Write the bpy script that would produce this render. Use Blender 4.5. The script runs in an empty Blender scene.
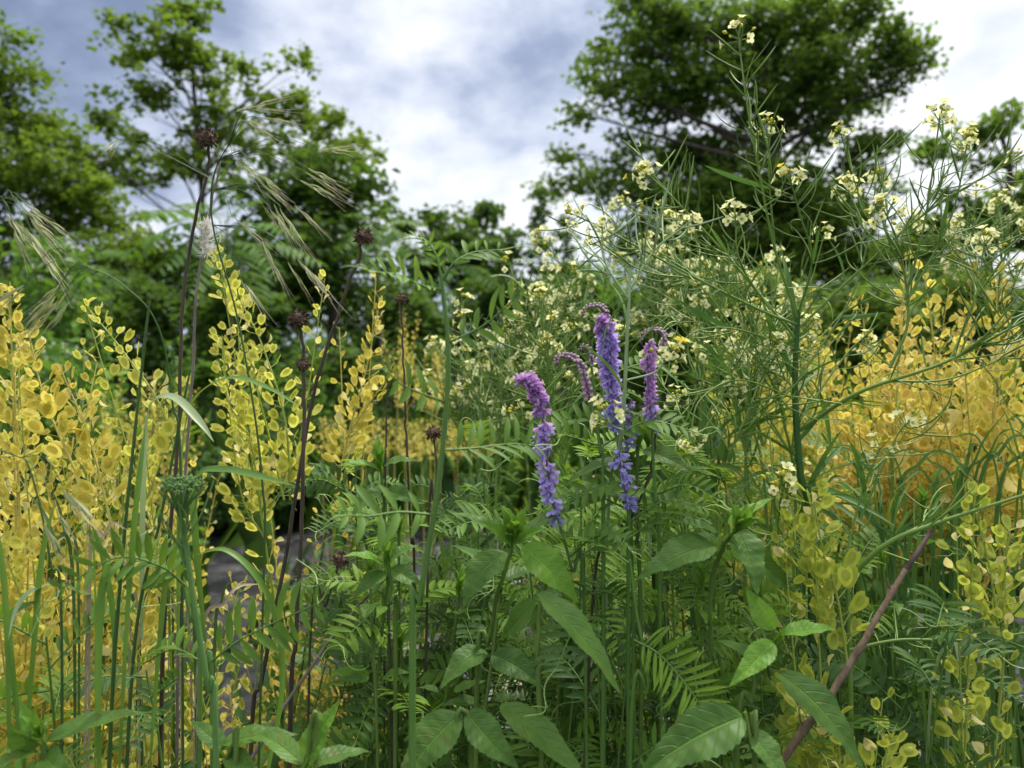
import bpy, math, random
import numpy as np
from mathutils import Vector, Matrix

# ------------------------------------------------------------------ camera, sky, sun, exposure
SC = bpy.context.scene
COL = SC.collection
rad = math.radians
FPX = 26.0 / 36.0 * 1024
CAMZ = 0.80
PITCH = math.atan(11.0 / FPX)
cam_d = bpy.data.cameras.new('camera')
cam_d.lens = 26.0
cam_d.sensor_width = 36.0
cam_d.clip_start = 0.01
cam_d.clip_end = 2000
cam_d.dof.use_dof = True
cam_d.dof.focus_distance = 0.56
cam_d.dof.aperture_fstop = 8.0
cam = bpy.data.objects.new('camera', cam_d)
COL.objects.link(cam)
cam.location = (0, 0, CAMZ)
cam.rotation_euler = (rad(90) + PITCH, 0, 0)
SC.camera = cam

SC.view_settings.view_transform = 'Standard'
SC.view_settings.look = 'None'
SC.view_settings.gamma = 1
SC.view_settings.use_curve_mapping = False
SC.view_settings.exposure = 0.55
SC.cycles.max_bounces = 6
SC.cycles.diffuse_bounces = 2
SC.cycles.glossy_bounces = 2
SC.cycles.transmission_bounces = 4
SC.cycles.transparent_max_bounces = 8
SC.cycles.use_denoising = True
SC.cycles.caustics_reflective = False
SC.cycles.caustics_refractive = False

SUN_EL, SUN_ROT = rad(63), rad(40)      # azimuth clockwise from +Y


def cdir(px, py):
    c, s = math.cos(PITCH), math.sin(PITCH)
    x, y, z = (px - 512) / FPX, 1.0, (384 - py) / FPX
    v = np.array([x, y * c - z * s, y * s + z * c])
    return v


def P(px, py, d):
    """world point seen at pixel (px, py) at depth d metres"""
    return np.array([0, 0, CAMZ]) + cdir(px, py) * d


def px2m(px, d):
    return px / FPX * d


class NT:
    """tiny node-tree writer"""
    def __init__(s, tree):
        s.t = tree
        tree.nodes.clear()

    def n(s, typ, ins=None, **props):
        nd = s.t.nodes.new(typ)
        for k, v in props.items():
            setattr(nd, k, v)
        for k, v in (ins or {}).items():
            sock = nd.inputs[k]
            if hasattr(v, 'is_output') or isinstance(v, bpy.types.NodeSocket):
                s.t.links.new(v, sock)
            else:
                sock.default_value = v
        return nd

    def math(s, op, a, b=0.0, c=None, clamp=False):
        ins = {0: a, 1: b}
        if c is not None:
            ins[2] = c
        return s.n('ShaderNodeMath', ins, operation=op, use_clamp=clamp).outputs[0]

    def vmath(s, op, a, b=(0, 0, 0)):
        nd = s.n('ShaderNodeVectorMath', {0: a, 1: b}, operation=op)
        return nd.outputs['Value'] if op in ('DOT_PRODUCT', 'LENGTH', 'DISTANCE') else nd.outputs[0]

    def mix(s, f, a, b, mode='MIX'):
        nd = s.n('ShaderNodeMix', None, data_type='RGBA', blend_type=mode)
        for idx, v in ((0, f), (6, a), (7, b)):
            if isinstance(v, bpy.types.NodeSocket):
                s.t.links.new(v, nd.inputs[idx])
            else:
                nd.inputs[idx].default_value = v
        return nd.outputs[2]

    def rng(s, v, a, b, c, d, smooth=True):
        nd = s.n('ShaderNodeMapRange', {0: v, 1: a, 2: b, 3: c, 4: d}, clamp=True)
        if smooth:
            nd.interpolation_type = 'SMOOTHSTEP'
        return nd.outputs[0]

    def ramp(s, f, stops):
        nd = s.n('ShaderNodeValToRGB', {0: f})
        cr_ = nd.color_ramp
        while len(cr_.elements) < len(stops):
            cr_.elements.new(0.5)
        for e, (p, c) in zip(cr_.elements, stops):
            e.position = p
            e.color = c if len(c) == 4 else (*c, 1)
        return nd.outputs[0]


def build_world():
    w = bpy.data.worlds.new('World')
    SC.world = w
    w.use_nodes = True
    t = NT(w.node_tree)
    tc = t.n('ShaderNodeTexCoord').outputs['Generated']
    sky = t.n('ShaderNodeTexSky', sky_type='NISHITA', sun_disc=False, sun_elevation=SUN_EL,
              sun_rotation=SUN_ROT, air_density=1.0, dust_density=1.5)
    mp = t.n('ShaderNodeMapping', {0: tc, 2: (0.3, 0.1, 0.7), 3: (1.0, 1.0, 1.7)}).outputs[0]
    n1 = t.n('ShaderNodeTexNoise', {'Vector': mp, 'Scale': 3.6, 'Detail': 9.0, 'Roughness': 0.58,
                                   'Distortion': 0.25}, noise_dimensions='3D').outputs[0]
    n2 = t.n('ShaderNodeTexNoise', {'Vector': mp, 'Scale': 9.0, 'Detail': 5.0, 'Roughness': 0.5}).outputs[0]
    val = t.math('ADD', t.math('MULTIPLY', n1, 1.0), t.math('SUBTRACT', t.math('MULTIPLY', n2, 0.75), 0.30))
    # bright and dark banks of cloud, each a direction in the world
    for px, py, r, a in ((900, 45, 0.30, 0.27), (430, 70, 0.26, 0.10), (960, 60, 0.2, 0.10), (520, 200, 0.2, 0.15), (390, 150, 0.14, 0.08),
                         (230, 95, 0.13, 0.16), (75, 95, 0.12, 0.26), (430, 5, 0.12, 0.10), (900, 190, 0.3, 0.25),
                         (120, 20, 0.26, -0.26), (965, 66, 0.07, -0.30), (310, 35, 0.14, -0.10), (30, 40, 0.16, -0.14), (560, 90, 0.10, -0.06)):
        d = cdir(px, py)
        d = d / np.linalg.norm(d)
        dist = t.vmath('DISTANCE', t.vmath('NORMALIZE', tc), tuple(d))
        val = t.math('ADD', val, t.rng(dist, 0.0, r, a, 0.0))
    cloud = t.ramp(val, [(0.20, (0.165, 0.212, 0.325)), (0.38, (0.275, 0.325, 0.455)), (0.52, (0.43, 0.48, 0.60)),
                         (0.66, (0.61, 0.645, 0.73)), (0.84, (0.80, 0.815, 0.845))])
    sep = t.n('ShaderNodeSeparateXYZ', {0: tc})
    up = t.rng(sep.outputs[2], 0.50, 0.95, 1.0, 1.6)           # unseen overcast sky overhead, brightened to put more light on the plants
    back = t.rng(sep.outputs[1], -0.6, 0.35, 1.25, 1.0)  # sky behind the camera, out of view, also raised for added light
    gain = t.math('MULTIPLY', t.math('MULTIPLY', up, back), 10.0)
    cloud = t.mix(t.rng(sep.outputs[2], 0.50, 0.80, 0.0, 0.85), cloud, (1.0, 0.97, 0.88, 1))   # unseen overhead sky mixed to warm white, so its light is less blue
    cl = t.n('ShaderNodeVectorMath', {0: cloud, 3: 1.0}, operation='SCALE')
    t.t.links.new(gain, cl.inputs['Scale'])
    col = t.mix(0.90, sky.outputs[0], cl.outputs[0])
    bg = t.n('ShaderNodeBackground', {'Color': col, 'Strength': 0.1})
    out = t.n('ShaderNodeOutputWorld', {'Surface': bg.outputs[0]})


build_world()
sun_d = bpy.data.lights.new('sun', 'SUN')
sun_d.energy = 3.7
sun_d.angle = rad(10)
sun_d.color = (1.0, 0.95, 0.86)
sun = bpy.data.objects.new('sun', sun_d)
COL.objects.link(sun)
sdir = Vector((math.sin(SUN_ROT) * math.cos(SUN_EL), math.cos(SUN_ROT) * math.cos(SUN_EL), math.sin(SUN_EL)))
sun.rotation_euler = sdir.to_track_quat('Z', 'Y').to_euler()
sun.location = (3, 3, 12)

# ------------------------------------------------------------------ mesh helpers
R = np.random.default_rng(11)
U = lambda a, b: float(R.uniform(a, b))
UP = np.array([0, 0, 1.0])


def reseed(n):
    global R
    R = np.random.default_rng(n)



def nrm(v):
    return v / (np.linalg.norm(v, axis=-1, keepdims=True) + 1e-9)


def cr(pts, n):
    """Catmull-Rom resample of control points"""
    p = np.asarray(pts, float)
    k = len(p)
    if k == 2:
        t = np.linspace(0, 1, n)[:, None]
        return p[0] * (1 - t) + p[1] * t
    q = np.vstack([2 * p[0] - p[1], p, 2 * p[-1] - p[-2]])
    s = np.linspace(0, k - 1 - 1e-6, n)
    i = s.astype(int)
    t = (s - i)[:, None]
    a, b, c, d = q[i], q[i + 1], q[i + 2], q[i + 3]
    return 0.5 * (2 * b + (c - a) * t + (2 * a - 5 * b + 4 * c - d) * t * t + (3 * b - a - 3 * c + d) * t ** 3)


def at_t(pts, t):
    s = np.asarray(t) * (len(pts) - 1)
    i = np.clip(s.astype(int), 0, len(pts) - 2)
    f = (s - i)[..., None]
    return pts[i] * (1 - f) + pts[i + 1] * f


def tan_t(pts, t):
    s = np.asarray(t) * (len(pts) - 1)
    i = np.clip(s.astype(int), 0, len(pts) - 2)
    return nrm(pts[i + 1] - pts[i])


def perp(T):
    """two unit vectors square to T (n,3)"""
    a = np.where(np.abs(T[..., 2:3]) < 0.8, np.array([0, 0, 1.0]), np.array([1.0, 0, 0]))
    u = nrm(np.cross(T, a))
    return u, np.cross(T, u)


class T:
    """template: vertices, [(faces, material)], uv"""
    def __init__(s, V, F, uv=None):
        s.V = np.asarray(V, float)
        s.F = [(np.asarray(f, int), m) for f, m in F]
        s.uv = np.zeros((len(s.V), 2)) if uv is None else np.asarray(uv, float)


class MB:
    def __init__(s):
        s.V, s.F, s.UV, s.n = [], [], [], 0

    def add(s, V, F, mat=0, uv=None):
        V = np.asarray(V, float)
        for f, m in (F if isinstance(F, list) else [(F, mat)]):
            s.F.append((np.asarray(f, int) + s.n, m))
        s.V.append(V)
        s.UV.append(np.zeros((len(V), 2)) if uv is None else np.asarray(uv, float))
        s.n += len(V)

    def inst(s, t, pos, Y, N, sc, mat=None):
        pos = np.atleast_2d(pos)
        n = len(pos)
        if n == 0:
            return
        Y = nrm(np.broadcast_to(np.asarray(Y, float), (n, 3)))
        N = np.broadcast_to(np.asarray(N, float), (n, 3)) + R.normal(0, 1e-3, (n, 3))
        X = nrm(np.cross(Y, N))
        Z = np.cross(X, Y)
        sc = np.asarray(sc, float)
        if sc.ndim == 0:
            sc = np.full((n, 3), float(sc))
        elif sc.ndim == 1:
            sc = np.repeat(sc[:, None], 3, 1)
        L = t.V[None] * sc[:, None, :]
        W = pos[:, None] + L[..., 0:1] * X[:, None] + L[..., 1:2] * Y[:, None] + L[..., 2:3] * Z[:, None]
        k = len(t.V)
        off = (np.arange(n) * k)[:, None, None]
        fs = [((f[None] + off).reshape(-1, f.shape[1]), m if mat is None else mat) for f, m in t.F]
        s.add(W.reshape(-1, 3), fs, uv=np.tile(t.uv, (n, 1)))

    def tube(s, pts, r0, r1=None, sides=5, n=None, mat=0, raw=False):
        pts = np.asarray(pts, float) if raw else cr(pts, n or max(6, 4 * len(pts)))
        k = len(pts)
        if np.ndim(r0) > 0:
            rr = np.interp(np.linspace(0, 1, k), np.linspace(0, 1, len(r0)), r0)
        else:
            rr = np.linspace(r0, r0 if r1 is None else r1, k)
        tg = nrm(np.gradient(pts, axis=0))
        u = np.zeros((k, 3))
        u[0] = perp(tg[0:1])[0][0]
        for i in range(1, k):
            w = u[i - 1] - tg[i] * np.dot(u[i - 1], tg[i])
            u[i] = w / (np.linalg.norm(w) + 1e-9)
        v = np.cross(tg, u)
        a = np.arange(sides) * 2 * math.pi / sides
        V = pts[:, None] + rr[:, None, None] * (np.cos(a)[None, :, None] * u[:, None] + np.sin(a)[None, :, None] * v[:, None])
        i, j = np.meshgrid(np.arange(k - 1), np.arange(sides), indexing='ij')
        j2 = (j + 1) % sides
        F = np.stack([i * sides + j, i * sides + j2, (i + 1) * sides + j2, (i + 1) * sides + j], -1).reshape(-1, 4)
        uv = np.stack(np.meshgrid(np.linspace(0, 1, k), np.arange(sides) / sides, indexing='ij')[::-1], -1).reshape(-1, 2)
        s.add(V.reshape(-1, 3), F, mat, uv)
        if rr[-1] > 2e-4:
            s.add(V[-1], np.array([np.arange(sides)]) if sides in (3, 4) else np.stack([np.zeros(sides - 2, int), np.arange(1, sides - 1), np.arange(2, sides)], 1), mat)
        return pts

    def build(s, name, mats, parent=None, root=None):
        V = np.concatenate(s.V)
        if root is not None:
            V = V - np.array(root.location)
        me = bpy.data.meshes.new(name)
        nl = sum(f.size for f, _ in s.F)
        npoly = sum(len(f) for f, _ in s.F)
        me.vertices.add(len(V))
        me.vertices.foreach_set('co', V.astype(np.float32).ravel())
        vi = np.concatenate([f.ravel() for f, _ in s.F]).astype(np.int32)
        sizes = np.concatenate([np.full(len(f), f.shape[1]) for f, _ in s.F])
        mi = np.concatenate([np.full(len(f), m) for f, m in s.F]).astype(np.int32)
        me.loops.add(nl)
        me.loops.foreach_set('vertex_index', vi)
        me.polygons.add(npoly)
        me.polygons.foreach_set('loop_start', np.concatenate([[0], np.cumsum(sizes)[:-1]]).astype(np.int32))
        me.polygons.foreach_set('material_index', mi)
        me.polygons.foreach_set('use_smooth', np.ones(npoly, bool))
        uvl = me.uv_layers.new(name='UVMap')
        uvl.data.foreach_set('uv', np.concatenate(s.UV)[vi].astype(np.float32).ravel())
        for m in (mats if isinstance(mats, (list, tuple)) else [mats]):
            me.materials.append(m)
        me.update(calc_edges=True)
        o = bpy.data.objects.new(name, me)
        COL.objects.link(o)
        if parent is not None:
            o.parent = parent
        return o


def thing(name, label, cat, loc=(0, 0, 0), group=None):
    o = bpy.data.objects.new(name, None)
    o.empty_display_size = 0.05
    COL.objects.link(o)
    o.location = tuple(float(v) for v in loc)
    o['label'] = label
    o['category'] = cat
    if group:
        o['group'] = group
    return o


def ground_under(p, jitter=0.0):
    return np.array([p[0] + U(-jitter, jitter), p[1] + U(-jitter, jitter), 0.0])


# ------------------------------------------------------------------ materials
def srgb(r, g, b):
    f = lambda c: (c / 255 / 12.92) if c / 255 <= 0.04045 else ((c / 255 + 0.055) / 1.055) ** 2.4
    return (f(r), f(g), f(b), 1)


def mat_leaf(name, c1, c2, trans=0.35, tcol=None, rough=0.5, spec=0.35, veins=0, noise=60.0, ns=0.35, island=True, dry=None):
    m = bpy.data.materials.new(name)
    m.use_nodes = True
    t = NT(m.node_tree)
    g = t.n('ShaderNodeNewGeometry')
    oi = t.n('ShaderNodeObjectInfo')
    tc = t.n('ShaderNodeTexCoord')
    rnd = t.math('FRACT', t.math('ADD', g.outputs['Random Per Island'], oi.outputs['Random']))
    no = t.n('ShaderNodeTexNoise', {'Vector': tc.outputs['Object'], 'Scale': noise, 'Detail': 3.0}).outputs[0]
    f = t.math('ADD', t.math('MULTIPLY', rnd, 1 - ns), t.math('MULTIPLY', t.rng(no, 0.3, 0.7, 0, 1), ns))
    col = t.mix(f, c1, c2)
    if dry is not None:
        n2 = t.n('ShaderNodeTexNoise', {'Vector': tc.outputs['Object'], 'Scale': noise * 2.2, 'Detail': 4.0}).outputs[0]
        col = t.mix(t.rng(n2, 0.59, 0.74, 0, 0.7), col, dry)
        if island:
            col = t.mix(t.rng(rnd, 0.86, 0.97, 0, 0.45), col, dry)
    ins = {'Roughness': rough, 'Specular IOR Level': spec}
    bump = None
    if veins:
        sp = t.n('ShaderNodeSeparateXYZ', {0: tc.outputs['UV']})
        au = t.math('ABSOLUTE', t.math('SUBTRACT', t.math('MULTIPLY', sp.outputs[0], 2), 1))
        v = t.math('SUBTRACT', t.math('MULTIPLY', sp.outputs[1], veins), t.math('MULTIPLY', t.math('POWER', au, 1.3), 1.7))
        n3 = t.n('ShaderNodeTexNoise', {'Vector': tc.outputs['Object'], 'Scale': 85.0, 'Detail': 2.0}).outputs[0]
        v = t.math('ADD', v, t.math('MULTIPLY', n3, 0.55))
        fr = t.math('ABSOLUTE', t.math('SUBTRACT', t.math('FRACT', v), 0.5))
        lat = t.rng(fr, 0.0, 0.10, 1, 0)
        mid = t.rng(au, 0.0, 0.09, 1, 0)
        ve = t.math('MAXIMUM', t.math('MULTIPLY', lat, 0.55), mid)
        col = t.mix(t.math('MULTIPLY', ve, 0.44), col, tuple(min(1, x * 2.2) for x in c2[:3]) + (1,))
        h = t.math('SUBTRACT', t.math('MULTIPLY', no, 0.25), ve)
        bump = t.n('ShaderNodeBump', {'Height': h, 'Strength': 0.6, 'Distance': 0.0014}).outputs[0]
        ins['Normal'] = bump
    ins['Base Color'] = col
    p = t.n('ShaderNodeBsdfPrincipled', ins)
    tcc = tcol if tcol is not None else tuple(min(1, x) for x in (c2[0] * 2.0 + 0.02, c2[1] * 1.9 + 0.02, c2[2] * 0.8)) + (1,)
    tr = t.n('ShaderNodeBsdfTranslucent', {'Color': t.mix(0.5, col, tcc)})
    mx = t.n('ShaderNodeMixShader', {0: trans, 1: p.outputs[0], 2: tr.outputs[0]})
    t.n('ShaderNodeOutputMaterial', {0: mx.outputs[0]})
    return m


def mat_solid(name, c1, c2, rough=0.7, noise=80.0, bump=0.3, dist=0.0008, spec=0.3, stretch=(1, 1, 1)):
    m = bpy.data.materials.new(name)
    m.use_nodes = True
    t = NT(m.node_tree)
    tc = t.n('ShaderNodeTexCoord')
    g = t.n('ShaderNodeNewGeometry')
    mp = t.n('ShaderNodeMapping', {0: tc.outputs['Object'], 3: stretch}).outputs[0]
    no = t.n('ShaderNodeTexNoise', {'Vector': mp, 'Scale': noise, 'Detail': 5.0, 'Roughness': 0.6}).outputs[0]
    f = t.math('ADD', t.rng(no, 0.3, 0.7, 0, 0.75), t.math('MULTIPLY', g.outputs['Random Per Island'], 0.25))
    col = t.mix(f, c1, c2)
    b = t.n('ShaderNodeBump', {'Height': no, 'Strength': bump, 'Distance': dist}).outputs[0]
    p = t.n('ShaderNodeBsdfPrincipled', {'Base Color': col, 'Roughness': rough, 'Specular IOR Level': spec, 'Normal': b})
    t.n('ShaderNodeOutputMaterial', {0: p.outputs[0]})
    return m


def rgb(r, g, b):
    return (r, g, b, 1)


M = {}
M['pod_yellow'] = mat_leaf('pod_wing_yellow', rgb(.62, .49, .055), rgb(.75, .69, .20), .46, rgb(.86, .77, .14), .68, .1, noise=160, ns=.45, dry=rgb(.36, .22, .06))
M['pod_lemon'] = mat_leaf('pod_wing_lemon', rgb(.56, .52, .065), rgb(.72, .70, .21), .46, rgb(.80, .80, .13), .68, .1, noise=160, ns=.45)
M['seed_lemon'] = mat_leaf('pod_seed_lemon', rgb(.38, .39, .045), rgb(.52, .52, .09), .35, rgb(.55, .56, .06), .5, .2, noise=120)
M['seed_yellow'] = mat_leaf('pod_seed_yellow', rgb(.44, .35, .04), rgb(.66, .55, .11), .35, rgb(.62, .50, .06), .5, .2, noise=120)
M['pod_orange'] = mat_leaf('pod_wing_orange', rgb(.68, .48, .085), rgb(.80, .69, .25), .46, rgb(.90, .72, .18), .68, .1, noise=160, ns=.45, dry=rgb(.36, .20, .06))
M['seed_orange'] = mat_leaf('pod_seed_orange', rgb(.54, .35, .055), rgb(.70, .54, .15), .35, rgb(.7, .50, .08), .5, .2, noise=120)
M['pod_lime'] = mat_leaf('pod_wing_lime', rgb(.33, .40, .040), rgb(.50, .53, .11), .45, rgb(.62, .68, .08), .68, .1, noise=160, ns=.45)
M['seed_lime'] = mat_leaf('pod_seed_lime', rgb(.25, .30, .04), rgb(.36, .40, .07), .35, rgb(.42, .5, .05), .5, .2, noise=120)
M['pod_papery'] = mat_leaf('pod_papery', rgb(.74, .62, .22), rgb(.80, .73, .36), .45, rgb(.88, .78, .28), .6)
M['stalk_yellow'] = mat_leaf('stalk_yellow', rgb(.46, .40, .07), rgb(.52, .46, .13), .05)
M['stalk_lime'] = mat_leaf('stalk_lime', rgb(.26, .34, .05), rgb(.34, .40, .09), .05)
M['vetch_leaf'] = mat_leaf('vetch_leaf', rgb(.058, .130, .018), rgb(.110, .215, .030), .34, rgb(.30, .48, .03), .55, .2)
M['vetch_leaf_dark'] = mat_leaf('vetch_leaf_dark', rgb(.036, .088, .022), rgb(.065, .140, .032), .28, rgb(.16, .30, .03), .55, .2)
M['vetch_leaf_light'] = mat_leaf('vetch_leaf_light', rgb(.11, .23, .025), rgb(.20, .33, .040), .40, rgb(.42, .60, .04), .55, .2)
M['vetch_stem'] = mat_leaf('vetch_stem', rgb(.065, .15, .026), rgb(.11, .21, .045), .05)
M['tendril'] = mat_leaf('tendril', rgb(.22, .36, .10), rgb(.32, .46, .16), .1)
M['herb_leaf'] = mat_leaf('herb_leaf', rgb(.040, .105, .018), rgb(.086, .175, .028), .28, rgb(.24, .44, .03), .5, .25, veins=9, noise=60, ns=.6, dry=rgb(.13, .12, .03), island=False)
M['herb_leaf_bright'] = mat_leaf('herb_leaf_bright', rgb(.085, .21, .022), rgb(.145, .285, .034), .32, rgb(.32, .54, .04), .5, .22, veins=9, noise=45, ns=.6)
M['herb_stem'] = mat_leaf('herb_stem', rgb(.060, .12, .022), rgb(.12, .19, .038), .05)
M['mustard_stem'] = mat_leaf('mustard_stem', rgb(.11, .20, .038), rgb(.19, .30, .062), .05, noise=30)
M['mustard_stem_pale'] = mat_leaf('mustard_stem_pale', rgb(.24, .34, .17), rgb(.32, .42, .22), .05, noise=30)
M['mustard_leaf'] = mat_leaf('mustard_leaf', rgb(.050, .125, .030), rgb(.085, .18, .045), .25, None, .55, .2)
M['petal'] = mat_leaf('mustard_petal', rgb(.74, .74, .34), rgb(.83, .83, .54), .45, rgb(.88, .90, .48), .6, .2)
M['petal_core'] = mat_leaf('mustard_core', rgb(.50, .52, .06), rgb(.62, .56, .07), .25)
M['petal_yellow'] = mat_leaf('mustard_petal_yellow', rgb(.78, .62, .06), rgb(.82, .70, .14), .35, rgb(.85, .7, .1))
M['vp_pink'] = mat_leaf('vetch_petal_mauve', rgb(.52, .27, .60), rgb(.70, .48, .78), .38, rgb(.72, .42, .82), .6, .2)
M['vp_violet'] = mat_leaf('vetch_petal_violet', rgb(.47, .34, .76), rgb(.62, .51, .88), .38, rgb(.6, .44, .9), .6, .2)
M['vp_blue'] = mat_leaf('vetch_petal_blue', rgb(.38, .32, .76), rgb(.54, .49, .90), .38, rgb(.52, .44, .92), .6, .2)
M['vp_dark'] = mat_leaf('vetch_calyx', rgb(.20, .085, .17), rgb(.30, .17, .26), .1)
M['vbud'] = mat_leaf('vetch_bud', rgb(.34, .26, .30), rgb(.50, .44, .44), .1)
M['dead'] = mat_solid('dead_stalk', rgb(.030, .023, .017), rgb(.092, .070, .052), .85, 160, .6, stretch=(1, 1, .15))
M['dead_head'] = mat_solid('dead_seed_head', rgb(.045, .026, .018), rgb(.17, .11, .080), .9, 220, .6)
M['dead_grey'] = mat_solid('dead_stick_grey', rgb(.11, .085, .075), rgb(.24, .20, .18), .85, 160, .6, stretch=(1, 1, .15))
M['straw'] = mat_solid('straw', rgb(.26, .20, .13), rgb(.42, .34, .24), .8, 120, .4)
M['fluff'] = mat_leaf('fluff', rgb(.62, .58, .52), rgb(.78, .75, .70), .4, rgb(.8, .78, .72), .9)
M['twig'] = mat_solid('twig_bark', rgb(.070, .046, .030), rgb(.205, .145, .100), .85, 110, 1.0, .0012, stretch=(1, 1, .5))
M['twig_tip'] = mat_solid('twig_tip', rgb(.045, .025, .028), rgb(.12, .075, .070), .6, 90, .4)
M['grass'] = mat_leaf('grass_blade', rgb(.075, .165, .028), rgb(.13, .24, .045), .36, rgb(.26, .45, .05), .45, .3, noise=25)
M['grass_pale'] = mat_leaf('grass_blade_pale', rgb(.20, .29, .13), rgb(.30, .38, .20), .3, rgb(.35, .5, .15), .35, .6)
M['grass_dark'] = mat_leaf('grass_culm', rgb(.035, .085, .022), rgb(.065, .13, .035), .1)
M['brome'] = mat_leaf('brome_spikelet', rgb(.20, .27, .10), rgb(.40, .40, .22), .35, rgb(.5, .52, .22), .5, noise=150)
M['brome_awn'] = mat_leaf('brome_awn', rgb(.34, .30, .21), rgb(.50, .44, .33), .2)
M['umbel'] = mat_leaf('umbel_green', rgb(.085, .18, .045), rgb(.14, .26, .07), .15)
M['tree_left'] = mat_leaf('tree_leaf_fresh', rgb(.065, .120, .016), rgb(.13, .20, .026), .44, rgb(.27, .42, .03), .6, .15, noise=1.2)
M['tree_mid'] = mat_leaf('tree_leaf_mid', rgb(.034, .078, .016), rgb(.075, .140, .026), .40, rgb(.17, .31, .025), .6, .15, noise=1.2)
M['tree_right'] = mat_leaf('tree_leaf_dark', rgb(.048, .095, .020), rgb(.110, .185, .036), .46, rgb(.26, .42, .04), .6, .15, noise=1.0)
M['sumac'] = mat_leaf('sumac_leaf', rgb(.050, .13, .020), rgb(.11, .22, .032), .38, rgb(.24, .44, .03), .55, .2, noise=3)
M['bark'] = mat_solid('bark', rgb(.045, .036, .03), rgb(.12, .10, .085), .9, 6, .8, .02)
M['white_bloom'] = mat_leaf('white_bloom', rgb(.70, .72, .66), rgb(.82, .82, .80), .35, rgb(.8, .8, .75), .7)


# ------------------------------------------------------------------ templates
def leaf_t(ws, fold=0.12, bend=0.0):
    """leaf of unit length along y; ws = half widths at equal stations"""
    n = len(ws)
    ys = np.linspace(0, 1, n)
    V, uv = [], []
    for y, w in zip(ys, ws):
        zc = bend * (4 * y * (1 - y)) * 0.25
        V += [(-w, y, zc + fold * w), (0, y, zc), (w, y, zc + fold * w)]
        uv += [(0, y), (.5, y), (1, y)]
    F = []
    for i in range(n - 1):
        a = i * 3
        F += [(a, a + 1, a + 4, a + 3), (a + 1, a + 2, a + 5, a + 4)]
    return T(V, [(F, 0)], uv)


T_LEAFLET = leaf_t([.015, .075, .105, .115, .115, .10, .06, .004], .35, .25)
T_BLADE = leaf_t([.012, .022, .026, .026, .022, .014, .002], .5, .35)
T_TREE = T([(0, 0, 0), (.36, .45, .10), (0, 1, -.05), (0, .5, -.03), (-.36, .45, .10)], [([(0, 1, 2, 3), (0, 3, 2, 4)], 0)])
T_LOBED = T([(0, 0, 0), (.30, .18, .06), (.55, .52, .10), (.26, .62, .02), (0, 1, -.12), (-.26, .62, .02), (-.55, .52, .10), (-.30, .18, .06), (0, .45, -.04)],
            [([(0, 1, 2, 8), (8, 2, 3, 4), (8, 4, 5, 6), (0, 8, 6, 7)], 0)])
T_SUM = leaf_t([.02, .11, .13, .10, .005], .2, .3)


def pod_t(nseg, both=True):
    """flat winged seed pod, base at the origin, notched at the tip. mats 0 wing, 1 seed body"""
    th = np.arange(nseg) * 2 * math.pi / nseg + math.pi / 2
    dth = (th - math.pi / 2 + math.pi) % (2 * math.pi) - math.pi
    notch = 1 - .34 * np.exp(-(dth / .26) ** 2)
    V, FW, FS, FT = [], [], [], []
    for sgn in ((1, -1) if both else (1,)):
        b = len(V)
        V.append((0, 1.1, .125 * sgn))
        rings = [(.26, .115), (.44, .070), (.56, .012)] + ([(1.0, .0)] if sgn == 1 else [])
        for r, z in rings:
            nn = notch if r == 1.0 else 1
            zz = .07 * np.cos(th) ** 2 + .02 if r == 1.0 else np.full(nseg, z * sgn)
            yy = np.sin(th) * r * nn
            V += list(zip(np.cos(th) * r * nn * (.80 + .13 * yy), yy * 1.18 + 1.1, zz))
        for j in range(nseg):
            j2 = (j + 1) % nseg
            FT.append((b, b + 1 + j, b + 1 + j2)[::sgn])
            for k in range(len(rings) - 1):
                a, c = b + 1 + k * nseg, b + 1 + (k + 1) * nseg
                (FS if k < 2 else FW).append((a + j, c + j, c + j2, a + j2)[::sgn])
    return T(V, [(FW, 0), (FS, 1), (FT, 1)])


T_POD = pod_t(14, False)
T_POD_LO = pod_t(7, False)
T_POD_FLAT = leaf_t([.04, .20, .30, .33, .26, .05], .6, .3)     # opened papery valve


def straight_t(sides=3):
    a = np.arange(sides) * 2 * math.pi / sides
    V = [(math.cos(x), 0, math.sin(x)) for x in a] + [(math.cos(x) * .8, 1, math.sin(x) * .8) for x in a]
    F = [(j, (j + 1) % sides, sides + (j + 1) % sides, sides + j) for j in range(sides)]
    return T(V, [(F, 0)])


T_STICK = straight_t(3)


def curve_tube_t(curv, n=9, sides=4, taper=(1, .9, .25)):
    mb = MB()
    s = np.linspace(0, 1, n)
    mb.tube(np.stack([np.zeros(n), np.sin(s * curv) / max(curv, 1e-3) if abs(curv) > 1e-3 else s, (1 - np.cos(s * curv)) / max(abs(curv), 1e-3) * np.sign(curv)], 1), list(taper), raw=True, sides=sides)
    V = np.concatenate(mb.V)
    return T(V, [(f, m) for f, m in mb.F])


def silique_t(curv):
    """pod of unit length, radius .012"""
    mb = MB()
    s = np.linspace(0, 1, 10)
    y = np.sin(s * curv) / curv
    z = (1 - np.cos(s * curv)) / curv
    mb.tube(np.stack([np.zeros(10), y, z], 1), [.007, .008, .013, .013, .013, .013, .012, .009, .005], raw=True, sides=4)
    return T(np.concatenate(mb.V), mb.F)


T_SIL = [silique_t(c) for c in (.25, .6, 1.0, 1.5)]


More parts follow.
